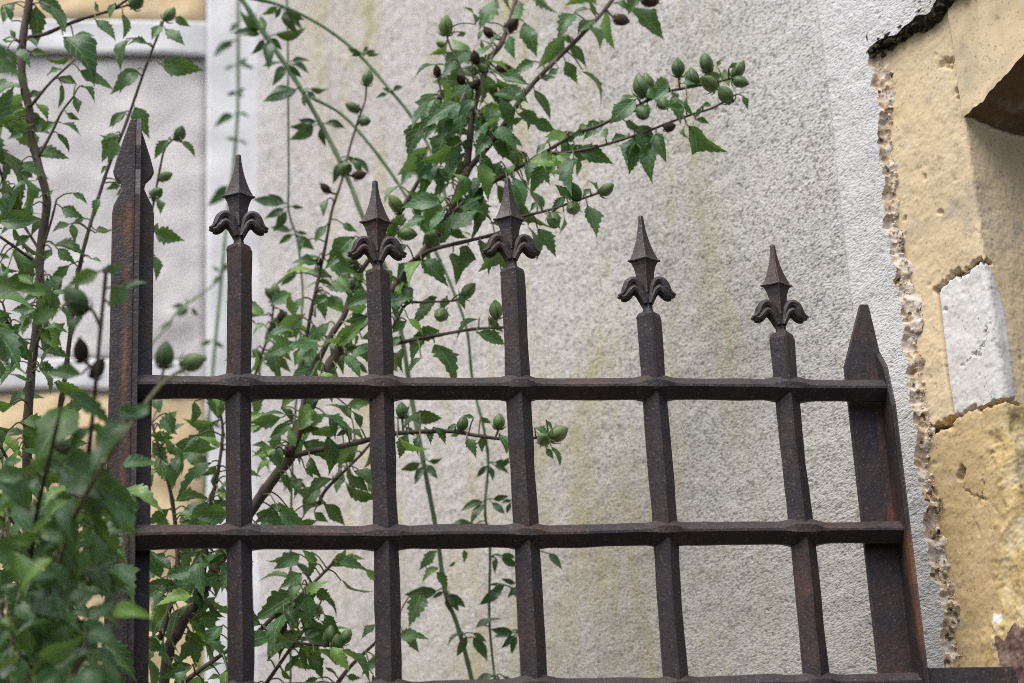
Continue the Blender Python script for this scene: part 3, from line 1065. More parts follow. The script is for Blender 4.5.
class Plant:
    """collects branches, leaves and buds of one shrub; built into parts at the end"""

    def __init__(self):
        self.stem, self.leaf, self.twig = MB(), MB(), MB()
        self.samples = []          # px, py, Y, P, r
        self.buds = []

    def branch(self, pts, r0, r1, green=False, ground=False, step=0.006, kink=0.0011):
        P = [at(x, y, Y) for x, y, Y in pts]
        if ground:
            b = P[0]
            pre = [np.array([b[0] + g_[0], b[1] + g_[1], b[2] * g_[2]]) for g_ in ground]
            P = pre + P
        pts3 = smooth_path(P, step)
        jit = np.stack([samp(TC, np.arange(len(pts3)) * step + random.random() * 9, np.full(len(pts3), i * .37 + random.random()), 0.006) for i in range(3)], -1)
        pts3 = pts3 + jit * kink
        R = r0 + (r1 - r0) * np.linspace(0, 1, len(pts3)) ** 0.85
        nodes = 1 + 0.22 * np.maximum(0, np.sin(np.arange(len(pts3)) * step * 2 * math.pi / 0.035)) ** 8
        tube(self.twig if green else self.stem, pts3, R * nodes, 7)
        for p, r in zip(pts3, R):
            q = px_of(p)
            self.samples.append((q[0], q[1], p[1], p, r))

    def near(self, x, y):
        if not hasattr(self, '_arr') or len(self._arr) != len(self.samples):
            self._arr = np.array([(s[0], s[1]) for s in self.samples])
        d = np.hypot(self._arr[:, 0] - x, self._arr[:, 1] - y)
        i = int(d.argmin())
        return self.samples[i], d[i]

    def petiole(self, B, x, y, r=0.0007):
        s, d = self.near(x, y)
        Pn = s[3]
        L = np.linalg.norm(B - Pn)
        if 0.002 < L < 0.09:
            m = (B + Pn) / 2 + np.array([0, 0, 0.12 * L])
            tube(self.twig, smooth_path([Pn, m, B], 0.004), [*np.linspace(r * 1.2, r, len(smooth_path([Pn, m, B], 0.004)))], 5)

    def put_leaf(self, bx, by, tx, ty, w=0.4, tone=None, Y=None, prof=TEETH, nat=0.25, spread=0.03):
        s, d = self.near(bx, by)
        if Y is None:
            Y = s[2] + random.uniform(-spread, spread)
        L = math.hypot(tx - bx, ty - by) * 0.0009
        B = at(bx, by, Y)
        T_ = at(tx, ty, Y + random.uniform(-0.55, 0.35) * L)
        if w < 0.32 and nat > 0.21:
            w *= 0.3 + 0.7 * w / 0.32
        k = min(1.0, w * 0.88 / nat)
        if w >= 0.32:
            k *= random.uniform(0.62, 1.0)
        cu = random.uniform(0.25, 0.6) if k < 0.6 else None
        roll = math.acos(k) * (1 if random.random() < 0.85 else -1) + random.uniform(-0.25, 0.25)
        if tone is None:
            tone = min(1.0, max(0.0, random.gauss(0.36, 0.25)))
            if random.random() < 0.15:
                tone = random.uniform(0.75, 1.0)
        add_leaf(self.leaf, B, T_, nat * random.uniform(0.92, 1.08) if k >= 1 else nat, roll, tone, prof, cu)
        self.petiole(B, bx, by)

    def leaves(self, ox, oy, sc, data, Y=None, tone=None):
        for d in data:
            bx, by, tx, ty = d[:4]
            w = d[4] if len(d) > 4 else 0.4
            tn = d[5] if len(d) > 5 else tone
            self.put_leaf(ox + bx / sc, oy + by / sc, ox + tx / sc, oy + ty / sc, w, tn, Y)

    def fill(self, n, x0, x1, y0, y1, maxd, lo, hi, tone=None, Yr=None, w=(0.1, 0.46), down=0.5):
        done = tries = 0
        while done < n and tries < n * 30:
            tries += 1
            s = self.samples[random.randrange(len(self.samples))]
            if not (x0 < s[0] < x1 and y0 < s[1] < y1):
                continue
            a = random.uniform(0, 6.28)
            dd = random.uniform(4, maxd)
            bx, by = s[0] + dd * math.cos(a), s[1] + dd * math.sin(a) * 0.8
            L = random.uniform(lo, hi)
            b = a + random.uniform(-0.8, 0.8)
            vx, vy = math.cos(b), math.sin(b) + down
            q = math.hypot(vx, vy)
            Y = None if Yr is None else random.uniform(*Yr)
            self.put_leaf(bx, by, bx + L * vx / q, by + L * vy / q, random.uniform(*w), tone, Y, spread=0.06)
            done += 1

    def bud(self, x, y, r, kind='g', Y=None, dirn=None):
        self.buds.append((x, y, r, kind, Y, dirn))


def bud_mesh(kind, seed):
    rr = random.Random(seed)
    mb = MB()
    rings = []
    prof = [(0, .18), (.06, .55), (.18, .85), (.34, .99), (.5, 1.0), (.64, .9), (.77, .68), (.88, .42), (.96, .2), (1.0, .05)] if kind != 'p' else [(0, .2), (.08, .6), (.22, .92), (.4, 1.0), (.58, .96), (.74, .78), (.87, .5), (.95, .26), (1.0, .12)]
    for u, w in prof:
        a = np.arange(20) * 2 * math.pi / 20
        rib = 1 + (0.07 if kind != 'p' else 0.05) * np.abs(np.cos(a * 2.5 + u * 1.3)) - (0.10 * (u > .5)) * (np.abs(np.sin(a * 2.5 + u * 1.3)) < 0.2)
        rings.append(np.stack([w * np.cos(a) * rib, w * np.sin(a) * rib, np.full(20, (u - 0.5) * 2.75)], -1))
    loft(mb, rings)
    # calyx tips (dry ones stay open) and narrow bracts below
    nb = 6 if kind != 'p' else 5
    for k in range(nb):
        a = k * 2 * math.pi / nb + rr.uniform(-.2, .2)
        c, s = math.cos(a), math.sin(a)
        out = rr.uniform(1.15, 1.5)
        z1 = rr.uniform(-1.1, -0.3)
        P = smooth_path([np.array([.25 * c, .25 * s, -1.4]), np.array([.85 * c, .85 * s, -1.3]), np.array([out * c, out * s, z1])], 0.3)
        tube(mb, P, np.linspace(0.16, 0.04, len(P)), 5)
    if kind == 'p':
        for k in range(3):
            a = k * 2.1 + rr.uniform(-.4, .4)
            P = np.array([[0.2 * math.cos(a), 0.2 * math.sin(a), 1.2], [0.3 * math.cos(a), .3 * math.sin(a), 1.65]])
            tube(mb, P, [0.12, 0.02], 5)
    me = bpy.data.meshes.new('flower_bud' if kind != 'p' else 'seed_pod')
    me.from_pydata(np.concatenate(mb.v).tolist(), [], mb.f)
    me.polygons.foreach_set('use_smooth', np.ones(len(me.polygons), bool))
    me.materials.append(M['bud'] if kind != 'p' else M['pod'])
    return me


from mathutils import Vector, Quaternion, Matrix
BUDS = {'g': [bud_mesh('g', i) for i in range(4)], 'p': [bud_mesh('p', 9 + i) for i in range(3)]}


def finish(pl, root, names=('branches', 'twigs', 'foliage')):
    for b in pl.buds:
        x, y, r, kind, Y, dirn = b
        s, d = pl.near(x, y)
        if Y is None:
            Y = s[2] - 0.004
        P = at(x, y, Y)
        if dirn is None:
            dv = P - s[3]
            dv = unit(unit(dv) + np.array([0, 0, 0.45]) + np.array([random.uniform(-.25, .25), random.uniform(-.35, .1), random.uniform(-.2, .2)]))
        else:
            dv = unit(RX * dirn[0] - UY * dirn[1])
        rad_ = 0.86 * r * 0.0009 * np.linalg.norm(P - CAM) / 2.03
        base = P - dv * rad_ * 1.3
        L = np.linalg.norm(base - s[3])
        if L < 0.12:
            m = (base + s[3]) / 2 + np.array([0, 0, -0.1 * L])
            pp = smooth_path([s[3], m, base], 0.004)
            tube(pl.twig, pp, np.linspace(0.0011, 0.0013, len(pp)), 6)
        me = random.choice(BUDS[kind])
        o = bpy.data.objects.new('flower_bud' if kind == 'g' else 'seed_pod', me)
        COL.objects.link(o)
        o.parent = root
        q = Vector((0, 0, 1)).rotation_difference(Vector(dv))
        o.rotation_mode = 'QUATERNION'
        o.rotation_quaternion = q @ Quaternion((0, 0, 1), random.uniform(0, 6.28))
        kx = random.uniform(.88, 1.0)
        o.scale = (rad_ * kx, rad_ * kx, rad_ * random.uniform(.95, 1.1))
        o.location = Vector(P - np.array(root.location))
    if pl.stem.n:
        pl.stem.build(names[0], M['bark'], root)
    if pl.twig.n:
        pl.twig.build(names[1], M['twig'], root)
    if pl.leaf.n:
        pl.leaf.build(names[2], M['leaf'], root)


# ---------- main shrub behind the gate
A = Plant()
tr = A.branch
tr([(163, 690, .33), (180, 628, .32), (199, 596, .31), (228, 545, .30), (253, 505, .29), (274, 475, .28), (289, 456, .28)], 0.0060, 0.0052, ground=[(-.10, .03, .03), (-.07, .02, .5), (-.02, .01, .85)])
tr([(289, 456, .28), (303, 425, .28), (316, 396, .275), (327, 371, .27), (340, 348, .265), (353, 332, .26), (367, 319, .255), (392, 290, .245), (415, 262, .235), (439, 230, .225), (450, 212, .22), (460, 185, .215), (468, 168, .21)], 0.0052, 0.0040)
tr([(468, 168, .21), (471, 140, .21), (473, 114, .215), (481, 84, .22), (491, 56, .225), (501, 43, .23), (509, 23, .24), (516, 0, .25), (526, -40, .27)], 0.0038, 0.0022)
tr([(468, 170, .21), (490, 145, .205), (510, 116, .20), (529, 89, .195), (547, 69, .19), (570, 46, .185), (587, 28, .18), (603, 10, .18), (620, -12, .18), (650, -45, .18)], 0.0030, 0.0019)
tr([(448, 215, .215), (475, 193, .20), (500, 178, .19), (519, 168, .18), (552, 150, .165), (579, 134, .155), (602, 127, .145), (637, 108, .13), (665, 94, .12), (686, 89, .115), (712, 84, .105), (735, 78, .10)], 0.0026, 0.0011)
tr([(548, 153, .165), (575, 152, .155), (604, 146, .145), (642, 134, .13), (672, 122, .12), (693, 114, .11), (714, 107, .105), (734, 95, .10)], 0.0016, 0.0010)
tr([(400, 268, .235), (418, 256, .225), (435, 248, .21), (470, 240, .19), (500, 232, .175), (518, 218, .165), (548, 210, .155), (569, 203, .145), (603, 191, .13)], 0.0024, 0.0011)
tr([(392, 330, .25), (406, 306, .245), (425, 304, .24), (452, 303, .23)], 0.0018, 0.001)
tr([(366, 352, .26), (395, 344, .25), (436, 335, .235), (471, 328, .225), (510, 325, .21)], 0.0022, 0.0012)
tr([(289, 457, .28), (314, 451, .275), (344, 446, .27), (372, 439, .26), (399, 433, .25), (448, 431, .235), (474, 435, .225), (511, 440, .215), (548, 437, .205)], 0.0032, 0.0014)
tr([(300, 425, .28), (309, 375, .28), (321, 353, .28), (330, 335, .28), (343, 316, .28), (351, 290, .28), (363, 268, .28), (385, 240, .27), (405, 205, .26), (425, 170, .25)], 0.0034, 0.0022)
tr([(299, 372, .33), (304, 345, .33), (310, 310, .33), (318, 277, .33), (326, 242, .33), (332, 211, .33), (342, 180, .33), (352, 140, .33), (366, 100, .33)], 0.0022, 0.0011)
tr([(250, 400, .40), (256, 369, .40), (269, 329, .40), (274, 297, .40)], 0.0018, 0.001)
tr([(269, 329, .40), (281, 322, .40)], 0.001, 0.0009)
tr([(265, 684, .34), (285, 654, .335), (309, 620, .33), (318, 604, .325)], 0.002, 0.0012)
tr([(250, 640, .30), (275, 615, .30), (300, 596, .30), (328, 570, .30), (336, 560, .30)], 0.0024, 0.0013)
tr([(320, 505, .36), (329, 489, .36), (361, 458, .36), (385, 430, .36)], 0.002, 0.0012)
tr([(335, 684, .36), (350, 665, .36), (377, 640, .36), (395, 622, .36)], 0.0022, 0.0012)
tr([(183, 684, .26), (205, 667, .26), (226, 652, .26), (250, 632, .27)], 0.0024, 0.0016)
tr([(262, 628, .29), (282, 638, .285), (302, 645, .28), (335, 648, .275)], 0.002, 0.0011)
tr([(199, 596, .31), (206, 560, .31), (207, 520, .315), (216, 480, .32), (222, 430, .33), (216, 400, .33)], 0.003, 0.0012)
tr([(160, 640, .33), (172, 600, .33), (178, 560, .33), (172, 500, .34), (160, 455, .34), (150, 420, .35)], 0.003, 0.0014)
tr([(474, 112, .21), (462, 70, .215), (450, 45, .22), (446, 30, .22)], 0.0014, 0.001)
tr([(478, 95, .215), (472, 70, .215), (475, 60, .215)], 0.0012, 0.001)
tr([(441, 110, .22), (440, 90, .22), (437, 76, .22)], 0.0012, 0.001)

A.leaves(420, 0, 3.94, [
    (110, 170, 60, 220, .5), (190, 195, 85, 290, .45, .35), (190, 345, 110, 378, .5), (190, 385, 140, 505, .5, .4), (70, 365, 5, 505, .4, .4), (110, 390, 65, 460, .4),
    (250, 285, 308, 400, .5, .35), (320, 300, 430, 330, .45), (340, 330, 430, 405, .45, .1), (310, 390, 372, 510, .5, .15), (450, 240, 362, 288, .4, .5), (450, 350, 522, 462, .5, .08),
    (395, 8, 370, 110, .45, .45), (410, 85, 458, 205, .35, .4), (350, 140, 355, 215, .4, .5), (240, 160, 247, 215, .4), (220, 95, 205, 18, .15), (270, 90, 302, 33, .2, .5), (245, 120, 228, 155, .4),
    (180, 130, 145, 142, .3), (570, 140, 470, 272, .4, .5), (610, 160, 555, 150, .3, .1), (590, 170, 662, 262, .5, .12), (572, 240, 622, 330, .55, .2), (545, 270, 500, 298, .45), (640, 275, 760, 395, .13, .1),
    (672, 100, 716, 186, .55, .3), (690, 75, 618, 130, .4, .1), (692, 68, 670, 0, .4, .4), (605, 50, 540, 135, .35, .45), (820, 22, 972, 137, .2, .25), (760, 10, 842, 34, .2), (665, 35, 600, 42, .2),
    (850, 390, 750, 482, .35, .4), (722, 485, 638, 542, .45, .5), (620, 535, 518, 545, .3, .4), (975, 312, 908, 370, .3, .45), (200, 440, 290, 510, .5, .1), (240, 450, 330, 530, .5, .08), (160, 470, 80, 540, .5, .2), (290, 520, 400, 545, .5, .05), (60, 480, 20, 545, .5, .45),
    (330, 480, 410, 470, .4, .1), (280, 170, 320, 120, .2, .3), (400, 420, 445, 500, .18, .3)])
A.leaves(380, 130, 4.88, [
    (240, 80, 88, 225, .5, .45), (330, 0, 270, 145, .45, .45), (250, 160, 320, 305, .5, .1), (380, 20, 340, 205, .35, .4), (215, 110, 235, 290, .5, .15), (310, 180, 285, 290, .4), (440, 30, 420, 132, .4, .1), (540, 60, 645, 150, .45, .05),
    (500, 0, 600, 55, .5, .05), (90, 270, 8, 352, .45, .5), (270, 340, 180, 402, .4), (300, 380, 220, 462, .45, .2), (230, 420, 130, 472, .4, .45), (130, 440, 60, 460, .4), (60, 480, 38, 562, .45, .5), (130, 560, 40, 602, .4, .15), (320, 500, 432, 522, .35),
    (440, 375, 490, 515, .6, .25), (500, 290, 385, 392, .4, .5), (430, 560, 400, 690, .6, .2), (200, 635, 322, 690, .5, .4), (490, 545, 560, 645, .5, .15), (590, 150, 530, 272, .5, .08), (560, 235, 602, 205, .4, .7), (640, 260, 690, 375, .35, .1),
    (420, 150, 360, 240, .4, .1), (460, 60, 520, 140, .5, .05), (520, 170, 620, 230, .5, .08), (480, 120, 560, 200, .5, .05), (330, 260, 250, 330, .5, .15), (150, 200, 100, 270, .4, .3), (430, 100, 445, 120, .5, .95), (475, 180, 490, 215, .4, .95), (420, 330, 370, 440, .3, .4)])
A.leaves(380, 180, 3.41, [
    (140, 270, 232, 352, .5, .3), (340, 200, 385, 315, .5, .15), (80, 360, 112, 418, .3, .05), (60, 400, 48, 472, .4, .08), (190, 400, 108, 492, .35, .2), (230, 400, 208, 442, .4), (270, 390, 292, 442, .4), (160, 405, 200, 400, .3), (340, 470, 248, 512, .2, .4),
    (330, 520, 432, 560, .45, .4), (200, 512, 100, 545, .3, .4), (160, 520, 92, 607, .4, .4), (185, 555, 276, 668, .45, .15), (140, 605, 88, 652, .25, .05), (75, 570, 62, 652, .35, .1), (60, 130, 20, 200, .4), (100, 280, 50, 330, .4, .2), (30, 180, 0, 240, .5),
    (370, 470, 420, 520, .4, .2), (10, 300, 40, 360, .4, .1), (90, 480, 40, 520, .3, .3), (420, 330, 440, 380, .2)])
A.leaves(500, 130, 4.8, [
    (320, 15, 212, 52, .25, .45), (410, 0, 348, 28, .4), (230, 60, 168, 122, .4, .5), (310, 40, 300, 138, .5, .5), (330, 75, 482, 142, .4, .1), (352, 130, 322, 302, .42, .25), (200, 160, 230, 252, .4, .2), (180, 140, 118, 232, .45, .1), (215, 165, 140, 300, .3, .25),
    (90, 100, 148, 150, .35, .03), (50, 100, 92, 192, .4, .05), (110, 230, 130, 292, .2, .02), (45, 255, 172, 502, .2, .15), (190, 320, 215, 372, .4, .4), (180, 345, 146, 382, .4, .5), (312, 320, 248, 392, .5, .35), (432, 282, 394, 318, .45, .4), (420, 360, 470, 515, .5, .25),
    (180, 470, 272, 598, .42, .3), (230, 430, 305, 470, .4, .05), (640, 30, 588, 142, .45, .4), (645, 50, 628, 204, .32, .3), (662, 5, 704, 112, .28, .3), (30, 60, 5, 140, .5, .05), (60, 40, 110, 80, .4, .1), (20, 180, 80, 240, .4, .1), (290, 130, 285, 200, .3, .1), (270, 90, 260, 150, .4, .1)])
A.leaves(560, 40, 4.27, [
    (310, 365, 412, 458, .42, .15), (375, 405, 310, 530, .45, .45), (390, 430, 370, 587, .35, .3), (410, 395, 442, 505, .28, .35), (545, 365, 692, 492, .36, .3), (580, 340, 642, 352, .4, .1), (310, 262, 212, 345, .32, .4), (335, 242, 240, 262, .15, .4), (380, 200, 412, 262, .35, .5),
    (480, 235, 520, 335, .42, .2), (430, 240, 470, 300, .4, .15), (470, 215, 510, 270, .4, .2), (690, 150, 575, 182, .28, .45), (700, 130, 722, 195, .4, .85), (670, 112, 692, 78, .3, .5), (610, 285, 655, 270, .4, .4), (780, 240, 806, 292, .32, .1), (75, 460, 228, 527, .38, .15),
    (180, 350, 92, 402, .4, .45), (60, 440, 0, 522, .45, .4), (170, 340, 190, 360, .4, .4), (720, 120, 760, 95, .3, .35), (600, 290, 580, 330, .3, .3)])
A.leaves(380, 380, 4.27, [
    (170, 140, 90, 192, .25, .2), (120, 225, 80, 335, .35, .2), (190, 200, 222, 272, .42, .15), (230, 200, 296, 266, .32, .15), (170, 240, 150, 312, .4, .1), (330, 190, 280, 215, .35, .4), (370, 245, 416, 327, .35, .15), (440, 240, 435, 312, .5, .25), (400, 160, 358, 148, .4, .4),
    (430, 160, 477, 187, .25), (510, 230, 552, 302, .35, .1), (660, 205, 732, 232, .4, .4), (710, 170, 752, 232, .2, .2), (730, 280, 782, 353, .2, .1), (710, 290, 740, 337, .3, .1), (340, 230, 300, 240, .3), (560, 230, 540, 270, .35, .2), (110, 200, 150, 240, .3, .3)])
A.leaves(380, 540, 4.775, [(270, 50, 180, 142, .35, .3), (280, 130, 190, 192, .25, .7), (270, 150, 327, 237, .4, .35), (400, 45, 410, 112, .45, .6), (200, 250, 140, 402, .38, .45), (115, 455, 192, 537, .5, .1), (360, 105, 330, 130, .4, .3)], Y=.42)
A.leaves(150, 400, 4.27, [
    (190, 5, 190, 107, .42, .25), (70, 55, 108, 137, .4, .2), (5, 150, 112, 165, .3, .35), (10, 180, 80, 275, .5, .3), (20, 285, 118, 332, .35, .25), (265, 100, 200, 217, .42, .35), (265, 262, 88, 412, .2, .3), (240, 428, 118, 525, .25, .25), (320, 430, 205, 532, .5, .1), (285, 280, 225, 332, .35, .4),
    (280, 310, 272, 385, .4, .35), (310, 360, 300, 442, .4, .35), (480, 100, 438, 142, .4, .2), (470, 20, 438, 62, .4), (560, 30, 625, 92, .4), (600, 100, 508, 162, .45), (570, 180, 480, 242, .45), (540, 200, 562, 282, .4), (480, 200, 572, 282, .42, .4), (620, 90, 722, 132, .35),
    (700, 60, 882, 107, .15, .35), (760, 70, 802, 162, .22, .2), (760, 150, 792, 307, .42, .2), (850, 130, 922, 162, .25, .3), (840, 130, 798, 152, .3, .3), (945, 190, 930, 302, .42, .1), (880, 222, 808, 277, .3, .3), (830, 350, 952, 442, .15, .2), (600, 300, 642, 412, .12, .1), (550, 310, 622, 392, .5, .25),
    (660, 290, 702, 332, .4), (720, 360, 650, 472, .5, .2), (750, 440, 660, 462, .35), (740, 440, 840, 532, .28, .3), (700, 480, 762, 522, .3, .3), (590, 460, 470, 482, .35), (550, 490, 440, 512, .42, .35), (600, 490, 560, 532, .4), (640, 520, 722, 527, .3), (680, 240, 716, 332, .35, .1), (640, 130, 690, 20, .3, .8), (610, 160, 650, 60, .25, .85), (560, 170, 500, 180, .3, .85), (620, 200, 590, 120, .3, .7)])
A.leaves(150, 540, 4.27, [
    (215, 140, 70, 262, .5, .3), (60, 220, 8, 302, .5, .15), (270, 50, 160, 112, .4, .5), (320, 60, 250, 102, .4), (300, 150, 180, 192, .4, .3), (310, 360, 215, 482, .42, .35), (180, 420, 120, 532, .4, .2), (300, 400, 240, 522, .4), (110, 410, 60, 432, .5, .6), (300, 580, 240, 592, .5, .7),
    (632, 225, 436, 345, .42, .45), (640, 60, 530, 122, .42, .2), (570, 70, 500, 102, .4), (690, 50, 690, 162, .45, .2), (650, 140, 558, 202, .28, .6), (700, 210, 788, 267, .35, .15), (775, 112, 862, 38, .35, .6), (800, 100, 938, 112, .2, .2), (815, 172, 942, 250, .18, .2), (650, 190, 580, 212, .4, .2),
    (740, 390, 668, 402, .42, .35), (790, 460, 968, 562, .16, .1), (720, 340, 792, 372, .2), (965, 358, 898, 425, .38, .3), (540, 440, 518, 492, .4), (640, 460, 672, 562, .38, .2), (700, 480, 722, 562, .42, .25), (640, 490, 600, 542, .4, .1), (750, 545, 802, 572, .42, .15), (840, 580, 902, 592, .3, .2), (970, 520, 898, 565, .5, .4),
    (720, 590, 650, 612, .4), (560, 550, 602, 602, .4), (600, 360, 642, 382, .4), (120, 120, 60, 160, .4, .4), (140, 60, 190, 40, .4, .6), (100, 480, 140, 560, .4, .2), (280, 240, 190, 330, .5, .1), (250, 280, 310, 340, .4, .3), (130, 300, 180, 340, .4, .1)])
A.leaves(250, 170, 4.88, [
    (375, 268, 308, 352, .4, .5), (270, 340, 238, 402, .38, .4), (380, 140, 350, 212, .45, .4), (512, 320, 378, 465, .42, .35), (450, 260, 522, 302, .3, .4), (260, 620, 208, 684, .35, .4), (330, 540, 422, 572, .5, .4), (370, 600, 330, 690, .4, .5), (600, 600, 470, 662, .4, .3), (560, 540, 500, 500, .3), (480, 440, 540, 520, .4, .2), (560, 540, 600, 560, .3)])
A.leaves(240, 290, 6.2, [
    (400, 50, 328, 132, .35, .35), (480, 20, 532, 172, .42, .5), (540, 40, 600, 120, .4, .4), (690, 20, 740, 60, .5, .4), (790, 105, 655, 125, .5, .5), (790, 165, 640, 202, .3, .45), (550, 200, 438, 332, .45, .4), (600, 300, 568, 402, .5, .4), (600, 310, 498, 342, .4, .35), (370, 170, 338, 312, .28, .4),
    (330, 265, 240, 270, .3, .35), (350, 325, 165, 405, .45, .4), (235, 400, 302, 512, .42, .4), (360, 370, 340, 472, .42, .75), (450, 480, 308, 532, .3, .4), (640, 390, 620, 502, .4, .2), (700, 400, 792, 522, .4, .1), (600, 480, 538, 532, .4, .2), (800, 330, 758, 432, .4, .3), (720, 360, 640, 380, .3, .35), (450, 210, 480, 300, .4, .3), (660, 230, 700, 270, .3, .3), (160, 460, 200, 470, .3, .5)])
for xb, yb, r, k in [(446, 25, 8, 'g'), (488, 32, 5.5, 'p'), (512, 25, 7, 'p'), (475, 57, 6, 'p'), (437, 71, 5, 'p'), (461, 79, 6, 'p'), (476, 84, 6, 'p'), (504, 68, 5.5, 'p'), (482, 68, 5.5, 'g'), (622, 20, 7, 'p'), (650, 0, 9, 'p'), (641, 85, 9.5, 'g'), (647, 82, 8, 'g'), (643, 113, 8.5, 'g'),
                     (678, 67, 8, 'g'), (706, 62, 8.5, 'g'), (692, 77, 8.5, 'g'), (709, 83, 9, 'g'), (739, 69, 7.5, 'g'), (741, 82, 7, 'g'), (725, 94, 8.5, 'g'), (663, 104, 7.5, 'g'), (670, 127, 6, 'p'), (574, 191, 8, 'g'), (573, 208, 8, 'g'), (607, 189, 7.5, 'g'), (554, 221, 8.5, 'g'),
                     (395, 203, 8, 'g'), (408, 234, 8, 'g'), (431, 239, 9, 'g'), (469, 290, 7.5, 'g'), (441, 315, 8.5, 'g'), (496, 309, 8, 'g'), (463, 423, 7, 'g'), (499, 421, 7, 'g'), (559, 433, 9, 'g'), (544, 439, 8, 'g'), (402, 410, 7, 'g'), (368, 77, 6.5, 'g'), (352, 107, 6, 'g'),
                     (365, 121, 6, 'g'), (346, 168, 7.5, 'g'), (360, 175, 5.5, 'p'), (325, 188, 5, 'p'), (317, 260, 4.5, 'p'), (305, 607, 7, 'g'), (314, 609, 7, 'g'), (330, 634, 7, 'g'), (337, 642, 7, 'g'), (346, 636, 6.5, 'g'), (282, 628, 6, 'p'), (275, 290, 6, 'g'), (269, 293, 5, 'g'), (281, 317, 5, 'p'), (275, 323, 5.5, 'g'), (256, 353, 5, 'g'), (352, 262, 6, 'g'), (440, 44, 4, 'g')]:
    A.bud(xb, yb, r, k)
A.fill(95, 420, 520, 60, 260, 24, 22, 42, down=0.6)
A.fill(25, 520, 700, 70, 240, 12, 12, 24, down=0.5)
A.fill(50, 250, 420, 230, 400, 26, 16, 34)
A.fill(110, 150, 400, 400, 684, 28, 18, 40)
A.fill(70, 148, 235, 400, 690, 30, 20, 40)
A.fill(40, 255, 370, 250, 400, 30, 20, 40)
A.fill(40, 250, 380, 400, 684, 40, 18, 34)
A.fill(30, 500, 640, -60, 0, 30, 25, 45)
A.fill(70, 100, 330, 684, 1500, 60, 30, 55)
ra = thing('hibiscus_shrub', 'tall green hibiscus shrub growing behind the gate, its bud-laden branch reaching right across the wall', 'shrub', (at(163, 690, .33)[0] - .1, .36, 0))
finish(A, ra)

# ---------- slimmer shrub at the left edge, behind the gate
B = Plant()
tr = B.branch
tr([(35, 690, .24), (30, 560, .24), (28, 450, .24), (32, 374, .24), (36, 336, .24), (41, 298, .24), (39, 262, .24), (41, 240, .24), (46, 200, .24), (38, 168, .24), (30, 136, .24), (28, 112, .24), (20, 74, .24), (22, 34, .24), (28, 0, .24), (30, -50, .24)], 0.0062, 0.004, ground=[(.02, 0.03, .02), (.01, .02, .5), (0, .01, .85)])
tr([(20, 42, .24), (34, 37, .24), (48, 34, .235), (76, 22, .23), (97, 15, .225), (114, 9, .22), (130, -2, .215)], 0.0024, 0.0013)
tr([(115, 9, .22), (136, 3, .215)], 0.001, 0.001)
tr([(30, 108, .24), (41, 95, .235), (52, 82, .23), (75, 60, .225)], 0.0018, 0.001)
tr([(37, 155, .24), (50, 132, .235), (60, 112, .23), (72, 97, .225)], 0.0018, 0.001)
tr([(45, 470, .27), (62, 400, .27), (72, 330, .265), (80, 270, .26), (89, 230, .26), (108, 168, .255), (125, 125, .25), (145, 67, .25), (163, 20, .25)], 0.0028, 0.0012)
tr([(120, 330, .32), (138, 262, .32), (151, 209, .31), (158, 175, .31), (165, 148, .30), (178, 136, .30)], 0.0018, 0.001)
tr([(-25, 110, .30), (0, 172, .28), (11, 204, .27), (29, 233, .25), (40, 250, .24)], 0.0018, 0.0014)
tr([(-20, 225, .22), (0, 237, .22), (32, 260, .23)], 0.0016, 0.0014)
tr([(42, 247, .24), (50, 222, .235), (56, 198, .23)], 0.0016, 0.001)
tr([(34, 350, .24), (52, 300, .23), (60, 282, .23)], 0.002, 0.0012)
tr([(-30, 330, .20), (0, 300, .2), (8, 322, .2)], 0.0014, 0.001)
tr([(20, 480, .24), (0, 445, .24), (-15, 430, .24)], 0.0016, 0.0012)
tr([(30, 560, .24), (10, 520, .22), (-20, 480, .22)], 0.002, 0.0012)
B.leaves(0, 0, 5.25, [
    (190, 30, 200, 235, .5, .1), (130, 190, 200, 240, .4, .1), (255, 30, 352, 152, .4, .08), (200, 0, 345, 72, .4, .08), (70, 15, 25, 112, .45, .2), (10, 30, 22, 122, .5, .7), (385, 190, 492, 180, .6, .6), (330, 182, 522, 362, .22, .08), (510, 62, 498, 0, .4, .15), (602, 18, 572, 95, .42, .55),
    (645, 70, 652, 205, .45, .5), (500, 105, 612, 205, .32, .3), (683, 202, 603, 325, .2, .3), (683, 370, 625, 472, .5, .35), (40, 250, 92, 395, .48, .3), (90, 255, 162, 335, .45, .3), (160, 272, 248, 277, .28, .6), (15, 210, 65, 222, .4, .6), (375, 300, 232, 332, .22, .1), (312, 362, 236, 392, .42, .5),
    (418, 370, 602, 467, .36, .4), (400, 440, 300, 402, .4, .1), (325, 440, 312, 575, .6, .25), (390, 505, 412, 595, .42, .5), (420, 450, 512, 497, .15, .2), (190, 540, 265, 612, .42, .8), (350, 595, 412, 630, .3, .2), (130, 575, 48, 602, .2, .3), (165, 590, 225, 622, .4, .25), (290, 640, 208, 690, .4, .6),
    (320, 645, 435, 690, .55, .35), (70, 640, 180, 672, .5, .25), (0, 590, 30, 632, .45, .3), (640, 600, 580, 662, .42, .35), (60, 110, 30, 20, .4, .4), (330, 165, 350, 100, .4, .1), (210, 480, 140, 510, .4, .3), (80, 200, 50, 150, .3, .5), (0, 380, 40, 330, .3, .3)])
